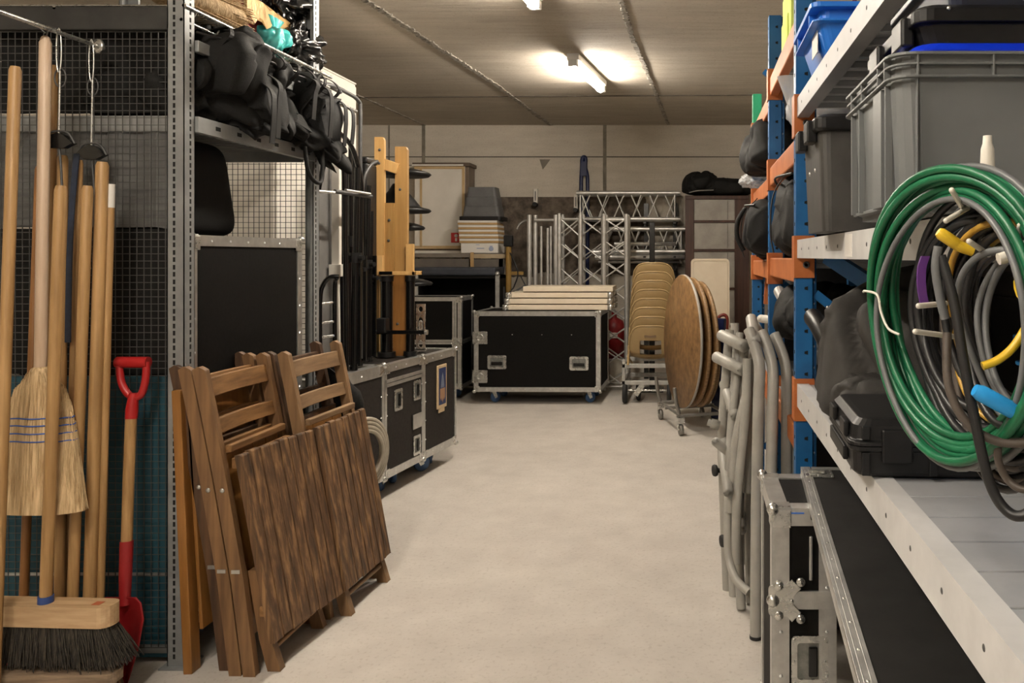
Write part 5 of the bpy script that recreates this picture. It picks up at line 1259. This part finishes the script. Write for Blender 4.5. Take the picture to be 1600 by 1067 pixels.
b = B(); b.box(-.225, -.214, -.10, .10, .02, .05); b.box(-.225, -.214, -.11, -.05, .07, .10); b.box(-.225, -.214, .05, .11, .07, .10); b.build('end_rib', blackp, t, .003)
b = B(); b.prism([(-.05, -.02), (.0, .03), (.05, -.02), (.04, -.02), (0, .018), (-.04, -.02)], lambda a, c, q: V((a + .02, c, q)), .113, .1136); b.build('embossed_mark', mat('scuffed emboss', (.07, .07, .07), None, .5), t)

# added black boxes and panel keeping the wall dark at the back of the shelves
for (x0, x1, y0, y1, z0, z1, lb) in ((.74, .91, 1.45, 2.0, .967, 1.36, 'added black box darkening the back of the lower right shelf behind the hard case'), (.90, .93, 2.02, 2.70, .967, 1.38, 'added flat black panel darkening the back of the lower right shelf behind the charcoal bag'),
                                     (.80, .91, 2.90, 3.66, 1.40, 1.72, 'added black box darkening the back of the middle bay behind the nylon bag'), (.78, .91, 3.88, 4.70, 1.38, 1.68, 'added black box darkening the back of the farthest bay behind the backpack'),
                                     (.80, .91, 2.85, 3.66, .81, 1.26, 'added black box darkening the back of the middle bay below the orange beam')):
    t = thing('storage_box', lb, 'box', ((x0 + x1) / 2, (y0 + y1) / 2, z0))
    hx_, hy_ = (x1 - x0) / 2, (y1 - y0) / 2
    B().box(-hx_, hx_, -hy_, hy_, 0, (z1 - z0) * .86).build('box_body', blackp, t, .006); B().box(-hx_ - .006, hx_ + .006, -hy_ - .006, hy_ + .006, (z1 - z0) * .86, z1 - z0).build('lid', blackp, t, .006)
t = thing('dark_filler_stack', 'added tall black stack darkening the gap past the far end of the racking', 'stack', (.85, 5.8, 0))  # added dark stack, hides the lit wall seen through the shelf gaps
b = B(); b.rings([[V((x, y, z)) for x, y in rrect(-.23 - e, .23 + e, -.70 - e, .70 + e, .04)] for z, e in ((0.002, .015), (.6, .01), (1.2, .005), (1.72, 0), (1.75, -.02))], True, False); b.build('cover', fabric, t, .01)
# ---- bay two and three contents
crate((.66, 1.26, .967), .22, .20, .30, mat('mid blue tub', (.01, .16, .42), (.015, .2, .5), .4, 0, 6), 'mid blue tub behind the hanging cable coils', .012, ribs=False)
crate((.82, 1.02, .967), .20, .22, .34, darknavy, 'dark navy tub behind the hanging cable coils at the edge', .012, ribs=False)
t = thing('storage_box', 'pale grey tub on the blue tub behind the cable coils', 'box', (.66, 1.27, 1.272)); b = B(); b.rings([ring(-.10, .10, -.09, .09, 0, .02), ring(-.11, .11, -.10, .10, .09, .02)], True, False); b.build('box_body', offwhite, t, .003)

# ---- bay two and three contents
def rackbag(c, dim, seed, label, m=fabric, ex=.6, straps=True):
    o = single(blob(B(), c, dim, ex, seed, .25, 3, 44, 32, crease=.45), 'cloth_bag', m, label, 'bag', at=(c[0], c[1], c[2] - dim[2] / 2))
    if straps:
        b = B(); b.ribbon(smoothpath([(-dim[0] * .35, -dim[1] * .2, dim[2] * .98), (-dim[0] * .52, -dim[1] * .1, dim[2] * .7), (-dim[0] * .54, 0, dim[2] * .3), (-dim[0] * .5, dim[1] * .05, dim[2] * .05)], 5), .03, .004, (0, 1, 0)); b.build('strap', strapm, o)
        b = B(); b.tube(smoothpath([(-dim[0] * .40, -dim[1] * .42, dim[2] * .86), (-dim[0] * .49, 0, dim[2] * .88), (-dim[0] * .40, dim[1] * .42, dim[2] * .86)], 5), .005, 6); b.build('zip', mat('dark zip', (.03, .03, .03)), o)
    return o
rackbag((.52, 3.20, 1.575), (.40, .62, .36), 41, 'square black nylon bag in the middle bay of the racking, nearest the grey beam')
rackbag((.45, 4.02, 1.535), (.40, .40, .31), 42, 'black backpack-like bag with hanging side loop in the farther bay')
o = rackbag((.50, 4.45, 1.53), (.30, .30, .30), 43, 'black bag squeezed behind the backpack in the farthest bay')
b = B(); b.tube(smoothpath([P(1165, 325, 4.0), P(1153, 345, 4.0), P(1152, 370, 4.0), P(1162, 392, 4.0)], 6), .012, 8)
single(b, 'carry_loop', strapm, 'black carrying loop hanging off the backpack in the far bay', 'loop')
rackbag((.42, 4.30, 1.985), (.34, .55, .30), 44, 'black cloth bundle on the higher shelf of the farther bay', straps=False)
single(blob(B(), (.36, 4.62, 1.84), (.18, .22, .09), .8, 45, .5, 8, 30, 20, crease=.6), 'plastic_wrap', film, 'crumpled clear white film sticking out of the racking under the black bundle', 'film')
single(blob(B(), (.56, 3.25, 2.0), (.30, .42, .26), .8, 46, .4, 5, 36, 24, crease=.5), 'plastic_wrap', film, 'grey clear plastic bag on the middle orange shelf', 'film')
b = B(); n = 10; rg = []
for i in range(n):
    u = i / (n - 1); c = P(1232 + 10 * u, 120 + 65 * u, 3.1); w = .045 * (1 - u * .75); rg.append([c + V((w * math.cos(a), w * .7 * math.sin(a), 0)) for a in [2 * PI * k / 14 for k in range(14)]])
o = single(b.rings(rg), 'plastic_wrap', film, 'twisted neck of clear plastic hanging below the upper shelf beam', 'film')
t = thing('storage_box', 'grey-green flat box on the middle orange shelf behind the black box', 'box', (.62, 3.15, 1.815)); B().box(-.2, .2, -.2, .3, 0, .055).build('box_body', mat('slate box', (.06, .075, .08)), t, .008); 
# lower bay two: cloth covered tubes, rods
single(blob(B(), (.55, 3.25, 1.17), (.42, .55, .22), .7, 47, .35, 3, 44, 30, crease=.5), 'cloth_bag', fabric, 'black cloth draped over tubes in the middle bay below the orange beam', 'bag')
for k, (a, c) in enumerate((((1207, 455, 3.6), (1262, 560, 2.86)), ((1227, 478, 3.5), (1262, 535, 2.9)), ((1215, 470, 3.7), (1238, 545, 3.0)))):
    b = B(); p0, p1 = P(*a), P(*c); p0.x += .03; p1.x += .03; b.pipe_end(p1, p0, (.026, .024, .008)[k], 14)
    single(b, 'aluminium_tube', aludark, ('thick silver tube slanting inside the middle bay', 'second silver tube slanting inside the middle bay, nearer the post', 'thin slanting rod under the silver tubes in the middle bay')[k], 'tube')
b = B(); b.pipe_end((.45, 4.35, 1.05), (.36, 4.35, 1.06), .022, 14); b.cyl((.45, 4.35, 1.05), (.7, 4.35, 1.03), .022, 14); b.ball((.362, 4.35, 1.06), .022)
single(b, 'white_tube', offwhite, 'white tube end sticking out between the two farther blue posts', 'tube')
b = B(); b.box(.40, .8, 3.0, 3.6, .81, .93); single(b, 'storage_box', blackp, 'black box on the low orange shelf of the middle bay', 'box', bevel=.01)
b = B(); b.box(.42, .85, 3.95, 4.6, .79, 1.1); single(b, 'storage_box', blackp, 'black box on the low shelf of the farthest bay', 'box', bevel=.01)
b = B(); b.box(.40, .82, 2.95, 3.55, .02, .62); single(b, 'storage_box', blackp, 'black case on the floor under the middle bay', 'box', bevel=.01)
b = B(); b.box(.42, .85, 3.85, 4.6, .02, .6); single(b, 'storage_box', blackp, 'black case on the floor under the farthest bay', 'box', bevel=.01)
b = B(); b.box(.42, .9, 2.9, 3.55, 1.40, 1.80) ; 
b = B(); b.beam(P(1200, 475, 4.7), P(1203, 430, 4.7), .05, .05); single(b, 'orange_cone', rackorange, 'orange bracket piece hanging inside the farthest bay', 'bracket')

# ------------------------------------------------------------------ grey tube frames on the floor
def hollow(t, nm, p0, p1, r): 
    b = B(); b.pipe_end(p0, p1, r, 14); return b.build(nm, tubegrey, t, world=True)
def tallframe(path, label, extra, rr=.0215):
    pts = [P(*q) for q in path]; base = pts[0].copy(); base.z = 0
    t = thing('folding_stand', label, 'tube frame', base, 0, 'grey steel tube frames by the racking')
    b = B(); b.tube([base, pts[0]] + smoothpath(pts[1:], 6), rr, 16); b.build('tall_leg', tubegrey, t, world=True)
    b = B(); b.cyl(base, base + V((0, 0, .012)), rr * 1.08, 16); b.build('end_foot', rubber, t, world=True)
    for e in extra:
        if e[0] == 'h': hollow(t, 'stub_tube', P(*e[2]), P(*e[1]), e[3])
        else: b = B(); b.tube(smoothpath([P(*q) for q in e[1]], 6), e[2], 12); b.build('brace_tube', tubegrey, t, world=True)
    return t
tallframe([(1181, 985, 2.93), (1182, 800, 2.95), (1185, 640, 2.97), (1187, 580, 2.98), (1184, 556, 3.0), (1176, 530, 3.02), (1170, 515, 3.04)], 'grey bent tube frame leftmost of the tall three by the flight case',
          [('h', (1163, 541, 3.05), (1128, 524, 3.3), .024), ('b', [(1170, 925, 2.96), (1150, 905, 3.0), (1139, 870, 3.05), (1137, 820, 3.08), (1140, 700, 3.15), (1150, 600, 3.2), (1156, 520, 3.25)], .016)])
tallframe([(1203, 992, 2.90), (1204, 800, 2.94), (1207, 640, 2.97), (1208, 585, 2.99), (1204, 558, 3.02), (1197, 535, 3.04), (1190, 518, 3.06)], 'grey bent tube frame in the middle of the tall three',
          [('h', (1160, 578, 3.1), (1120, 558, 3.35), .024), ('b', [(1168, 770, 3.12), (1171, 650, 3.16), (1166, 590, 3.2), (1158, 530, 3.22)], .017), ('h', (1180, 536, 3.0), (1174, 498, 3.2), .023)])
tallframe([(1229, 975, 3.0), (1229, 800, 3.03), (1229, 640, 3.05), (1229, 585, 3.07), (1225, 560, 3.1), (1217, 538, 3.12), (1210, 522, 3.14)], 'grey bent tube frame rightmost of the tall three, against the racking',
          [('h', (1192, 533, 3.06), (1178, 508, 3.3), .024)])
def crossframe(Y, dx, label, ups, stubs):
    base = P(1145 + dx, 400 + 1.4 * F / Y, Y); base.z = 0
    t = thing('folding_stand', label, 'tube frame', base, 0, 'grey steel tube frames by the racking')
    for q in ups:
        pts = [P(*k) for k in q]; g = pts[0].copy(); b = B(); b.tube(smoothpath(pts, 5), .019, 12); b.build('upright_tube', tubegrey, t, world=True)
    for a, c, r in stubs: hollow(t, 'stub_tube', P(*c), P(*a), r)
    return t
Yc = 3.3
crossframe(3.35, -12, 'grey crossed tube frame with open tube ends, nearest the round table tops',
           [[(1136, 922, 3.36), (1130, 760, 3.36), (1128, 690, 3.36), (1133, 600, 3.38), (1140, 515, 3.4)], [(1146, 930, 3.3), (1143, 800, 3.3), (1141, 700, 3.32), (1148, 600, 3.35), (1153, 530, 3.36)]],
           [((1149, 650, 3.15), (1131, 600, 3.45), .021), ((1124, 665, 3.3), (1111, 661, 3.3), .019), ((1140, 738, 3.18), (1132, 690, 3.4), .021), ((1161, 676, 3.18), (1148, 610, 3.5), .021)])
crossframe(3.2, 10, 'grey crossed tube frame with open tube ends, beside the tall bent tubes',
           [[(1158, 950, 3.16), (1154, 830, 3.18), (1160, 700, 3.2), (1163, 620, 3.22), (1160, 530, 3.24)], [(1172, 940, 3.22), (1170, 760, 3.24), (1172, 660, 3.26), (1168, 600, 3.3)]],
           [((1159, 828, 3.12), (1155, 770, 3.4), .021), ((1151, 816, 3.16), (1146, 760, 3.4), .021), ((1147, 748, 3.2), (1130, 640, 3.5), .021), ((1172, 745, 3.15), (1150, 670, 3.5), .021)])
crossframe(3.45, -20, 'grey tube frame deepest in the tangle, behind the other crossed frames',
           [[(1152, 900, 3.46), (1150, 760, 3.46), (1158, 640, 3.46), (1150, 560, 3.48), (1148, 505, 3.5)], [(1180, 880, 3.42), (1178, 700, 3.42), (1176, 560, 3.44)], [(1165, 880, 3.4), (1150, 700, 3.42), (1172, 560, 3.44)]],
           [((1141, 640, 3.3), (1160, 560, 3.6), .019), ((1128, 700, 3.3), (1150, 640, 3.6), .019), ((1156, 720, 3.25), (1136, 650, 3.6), .02), ((1168, 560, 3.2), (1176, 500, 3.5), .02)])
crossframe(3.1, 4, 'grey tube frame with slanting tubes in front of the tangle',
           [[(1140, 800, 3.08), (1150, 690, 3.1), (1170, 600, 3.12), (1178, 545, 3.14)], [(1150, 880, 3.05), (1152, 780, 3.06), (1164, 660, 3.08), (1168, 560, 3.1)]],
           [((1138, 770, 3.02), (1128, 700, 3.3), .02), ((1118, 690, 3.1), (1140, 708, 3.2), .018)])
for px, py, Y, lb in ((1117, 735, 3.3, 'upper'), (1129, 845, 3.2, 'lower')):
    b = B(); p = P(px, py, Y); b.lathe([(.006, -.008), (.022, -.008), (.025, 0), (.022, .008), (.006, .008)], p, 20, (1, .3, 0)); b.cyl(p, p + V((.04, 0, 0)), .01, 10)
    single(b, 'knob', rubber, lb + ' black rubber knob on the left side of the grey tube frames', 'knob')

# ------------------------------------------------------------------ flight cases in the lower right corner
t = flight_case('narrow flight case at lower right standing end-on beside the grey tubes', (.213, 2.175, 0), 0, .17, .34, .712, .02, hw=[('handle', 'F', .10, .30, .8, True)], casters=False, e=.045)
b = B(); b.box(.0, .17, -.004, .01, .44, .49); b.build('joint_bar', alu, t, .002)
b = B(); zc = .466
for dx, dz in ((.055, .05), (.055, -.05), (-.004, .04), (-.004, -.04)):
    b.beam((.02, -.004, zc), (.02 + dx * .8, -.006, zc + dz * .9), .035, .006, (0, 1, 0)); b.ball((.02 + dx, -.008, zc + dz), (.013, .006, .013), 14)
b.prism(rrect(-.012, .055, zc - .042, zc + .042, .012), lambda a, c, q: V((a, q, c)), -.009, -.002); b.ball((-.0, -.004, zc), .018, 14)
for dx, dz in ((.055, .05), (.055, -.05), (-.002, .04), (-.002, -.04), (.03, 0)): b.ball((.02 + dx, -.013, zc + dz), (.0055, .003, .0055), 10)
b.build('corner_clamp', chrome, t, .002)
b = B(); b.box(.098, .108, -.008, 0, .52, .64); b.build('lid_stay', alu, t, .003)
b = B(); b.box(.03, .085, -.0045, .0, .700, .704); b.build('blue_tape', mat('blue tape', (.05, .15, .5)), t)
for i in range(4): 
    pass
# long case with the lid overhanging, under the near shelf
a0 = V((.335, 2.50, 0)); a1 = V((.255, 1.20, 0)); ang = math.atan2(a0.y - a1.y, a0.x - a1.x) - PI / 2
t = thing('flight_case', 'long black flight case with aluminium edges under the lower right shelf', 'flight case', a1, ang)
L = (a0 - a1).length
B().box(.17, .60, .03, .90, .03, .69).build('body', lamworn, t)
B().box(.0, .60, 0, L, .718, .738).build('lid', lamworn, t)
b = B(); b.box(-.003, .026, -.003, L + .003, .733, .7415); b.box(-.003, .003, -.003, L + .003, .712, .740); b.box(.57, .603, 0, L, .733, .7415); b.box(.03, .57, L - .02, L + .003, .733, .7415)
for x in (.0055, .0175): b.box(x - .001, x + .001, 0, L, .7414, .7422)
for i in range(13): b.ball((.0115, .04 + i * .1, .7418), (.0035, .0035, .0018), 8)
b.build('edge_frame', alu, t, .0015)
b = B(); b.box(.17, .20, .03, .06, .03, .715); b.box(.17, .60, .03, .06, .69, .718); b.box(.17, .2, .03, .9, .69, .718); b.build('body_edge', alu, t, .002)
MT = Matrix.Translation((0, 0, .739))
hw_latch(t, MT, .045, L - .075, .62); hw_latch(t, MT, .16, L - .07, .55)
B().box(.0, .6, 1.0, L - .35, .69, .718).build('lid_rib', lamworn, t)

# ------------------------------------------------------------------ cable coils hung on the middle beam
cc = V((.285, .87, 1.345)); e1 = V((-.342, .94, 0)).normalized(); e2 = V((0, 0, 1)); e3 = e1.cross(e2)
if e3.y > 0: e3 = -e3           # e3 points toward the viewer / aisle
def loop(b, R, off, ph, r, sq=1.0, du=0, dv=0, sag=.0, tilt=0., n=56):
    pts = []
    for k in range(n):
        a = 2 * PI * k / n
        u = R * math.cos(a) * sq + du; v = R * math.sin(a) + dv
        v -= sag * max(0, -math.sin(a)) ** 2
        o = off + .006 * math.sin(a * 2 + ph) + tilt * math.sin(a)
        pts.append(cc + e1 * u + e2 * v + e3 * o)
    b.tube(pts, r, 8, closed=True)
random.seed(3)
t = thing('cable_coil', 'green cable coil tied with wire, outermost on the pegs at right', 'cable', cc - V((0, 0, .15)))
b = B()
for k in range(14): loop(b, .146 - .0052 * (k % 6) + random.uniform(-.002, .002), -.012 + .007 * (k // 3), random.uniform(0, 6), .0048, 1.03, random.uniform(-.003, .003), random.uniform(-.003, .003), .02)
b.build('coil', greenc, t, world=True)
b = B()
for a in (2.95, 2.6): 
    c = cc + e1 * .132 * math.cos(PI - a) + e2 * .132 * math.sin(PI - a)
b.tube(smoothpath([cc + e1 * .155 + e2 * .01 + e3 * .02, cc + e1 * .13 + e2 * .012 + e3 * .032, cc + e1 * .108 + e2 * .008 + e3 * .03, cc + e1 * .10 - e2 * .012 + e3 * .03, cc + e1 * .085 - e2 * .03 + e3 * .03, cc + e1 * .07 - e2 * .036 + e3 * .025], 6), .0016, 6); b.build('wire_tie', offwhite, t, world=True)
t = thing('cable_coil', 'grey hose coil looped outside and inside the green coil', 'cable', cc - V((0, 0, .155)))
b = B(); loop(b, .152, .0, 1, .0040, 1.02, 0, 0, .02); loop(b, .126, .02, 2.2, .0036, .98, -.006, -.01, .035); b.build('coil', greyc, t, world=True)
def bundle(name, m, label, n, R0, R1, u0, v0, r, off, sag=0., sq=1.):
    t = thing('cable_coil', label, 'cable', cc + e1 * u0 - V((0, 0, R1 + .02)))
    b = B()
    for k in range(n): loop(b, random.uniform(R0, R1), off + random.uniform(-.012, .012), random.uniform(0, 6), r * random.uniform(.85, 1.15), sq * random.uniform(.92, 1.06), u0 + random.uniform(-.012, .012), v0 + random.uniform(-.01, .01), sag * random.uniform(.5, 1.4), random.uniform(-.008, .008))
    b.build('coil', m, t, world=True)
    return t
bundle('', blackc, 'thick black cable coil hung inside the green coil', 11, .098, .120, -.02, .0, .0046, -.022, .03)
bundle('', blackc, 'black cable coil nearer the right edge, in front of the others', 10, .075, .098, -.075, .005, .0046, -.012, .05)
bundle('', brownc, 'brownish grey cable coil hanging lowest inside the black coils', 6, .10, .112, -.055, -.035, .0042, -.02, .03, .85)
bundle('', amberc, 'thin amber cable coil between the black coils', 2, .085, .092, -.075, -.005, .0034, -.0, .02)
bundle('', greyc, 'slim grey cable coil at the right edge', 3, .06, .075, -.09, .0, .0036, .0, .03)
bundle('', blackc, 'black cable coil deepest behind the green one', 8, .085, .112, -.05, -.02, .0046, -.03, .05)
def cab(pts, r, m, label, ends=None):
    t = thing('cable', label, 'cable', P(*pts[-1]))
    b = B(); b.tube(smoothpath([P(*q) for q in pts], 8), r, 10); b.build('lead', m, t, world=True)
    if ends:
        i0, i1, rr, mm = ends; b = B(); b.tube([P(*pts[i0]).lerp(P(*pts[i1]), f) for f in (-.15, 0, .8, 1.0)], [rr * .7, rr, rr, rr * .6], 14); b.build('plug', mm, t, world=True)
cab([(1470, 400, .80), (1490, 470, .79), (1505, 560, .78), (1524, 660, .77), (1545, 750, .76), (1570, 795, .75), (1600, 805, .74), (1640, 770, .74)], .0052, blackc, 'black cable hanging in a long loop lowest of all at the right edge')
cab([(1480, 520, .80), (1482, 600, .79), (1510, 660, .78), (1560, 690, .77), (1620, 690, .76)], .0045, brownc, 'brown grey cable sagging under the coils')
cab([(1560, 690, .78), (1560, 720, .78), (1575, 750, .78), (1600, 765, .77), (1640, 760, .77)], .0038, brownc, 'small brown cable tail below the coils')
cab([(1466, 385, .80), (1462, 420, .80), (1470, 470, .80), (1477, 498, .80)], .0045, greyc, 'grey cable end dangling inside the green coil')
cab([(1535, 572, .78), (1560, 562, .78), (1585, 540, .78), (1610, 500, .78)], .0042, yellowc, 'yellow cable arc at the lower right of the coils')
cab([(1470, 365, .84), (1485, 375, .84), (1500, 385, .84), (1520, 392, .84)], .006, yellowc, 'short yellow plug lead inside the green coil', (0, 2, .0065, yellowc))
cab([(1532, 614, .76), (1560, 632, .76), (1595, 648, .76), (1640, 655, .76)], .0042, bluec, 'sky blue plug end at the lower right of the coils', (0, 2, .0082, bluec))
cab([(1590, 640, .77), (1600, 610, .77), (1620, 560, .77)], .0035, amberc, 'amber cable end beside the sky blue plug')
cab([(1592, 452, .76), (1604, 450, .76), (1640, 448, .76)], .012, yellowc, 'big yellow plug cut by the right edge')
b = B(); b.ribbon(smoothpath([P(1446, 400, .86), P(1440, 420, .86), P(1440, 450, .86), P(1445, 478, .86)], 5), .009, .004, (1, 0, 0)); single(b, 'strap', purplec, 'purple strap just inside the green coil', 'strap')
# peg holder
t = thing('peg_holder', 'white post with thin white pegs carrying the cable coils at right', 'hook', (.33, .87, 1.40))
b = B(); pt = P(1543, 212, .85); pb = P(1543, 285, .85); b.lathe([(.0, 0), (.0045, 0), (.005, -.008), (.0068, -.014), (.0075, -.03), (.0075, -.06)], pt, 16, (0, 0, 1)); b.build('post_tip', offwhite, t, world=True)
b = B(); b.cyl(pt + V((0, 0, -.055)), (pt.x, pt.y, 1.40), .0072, 14); b.cyl((pt.x, pt.y, 1.42), (.352, pt.y, 1.42), .01, 12); b.build('post', offwhite, t, world=True)
for a, c in (((1487, 297, .80), (1506, 328, .86)), ((1435, 478, .80), (1478, 474, .84)), ((1430, 518, .79), (1490, 526, .84)), ((1514, 377, .78), (1545, 398, .83)), ((1594, 352, .77), (1585, 398, .8)), ((1478, 345, .82), (1512, 325, .85))):
    b = B(); b.cyl(P(*a), P(*c), .0029, 10); b.ball(P(*a), .0029, 8); b.build('peg', offwhite, t, world=True)
b = B(); b.tube(smoothpath([P(1560, 405, .78), P(1575, 400, .78), P(1600, 385, .78), P(1630, 375, .78)], 5), .006, 10); b.build('clip', offwhite, t, world=True)

# ------------------------------------------------------------------ camera, light, render look
cam = bpy.data.cameras.new('camera'); co = bpy.data.objects.new('camera', cam); COL.objects.link(co)
co.location = (0, 0, H); co.rotation_euler = (PI / 2, 0, 0)
cam.sensor_width = 36; cam.lens = 36 * F / 1600; cam.shift_x = -(CX - 800) / 1600; cam.shift_y = -(533.5 - CY) / 1600
cam.clip_start = .02; SC.camera = co
w = bpy.data.worlds.new('room_air'); SC.world = w; w.use_nodes = True
w.node_tree.nodes['Background'].inputs[0].default_value = (.9, .85, .8, 1); w.node_tree.nodes['Background'].inputs[1].default_value = .0
SC.view_settings.view_transform = 'Standard'; SC.view_settings.look = 'None'; SC.view_settings.exposure = 1.25; SC.view_settings.gamma = 1; SC.view_settings.use_curve_mapping = False
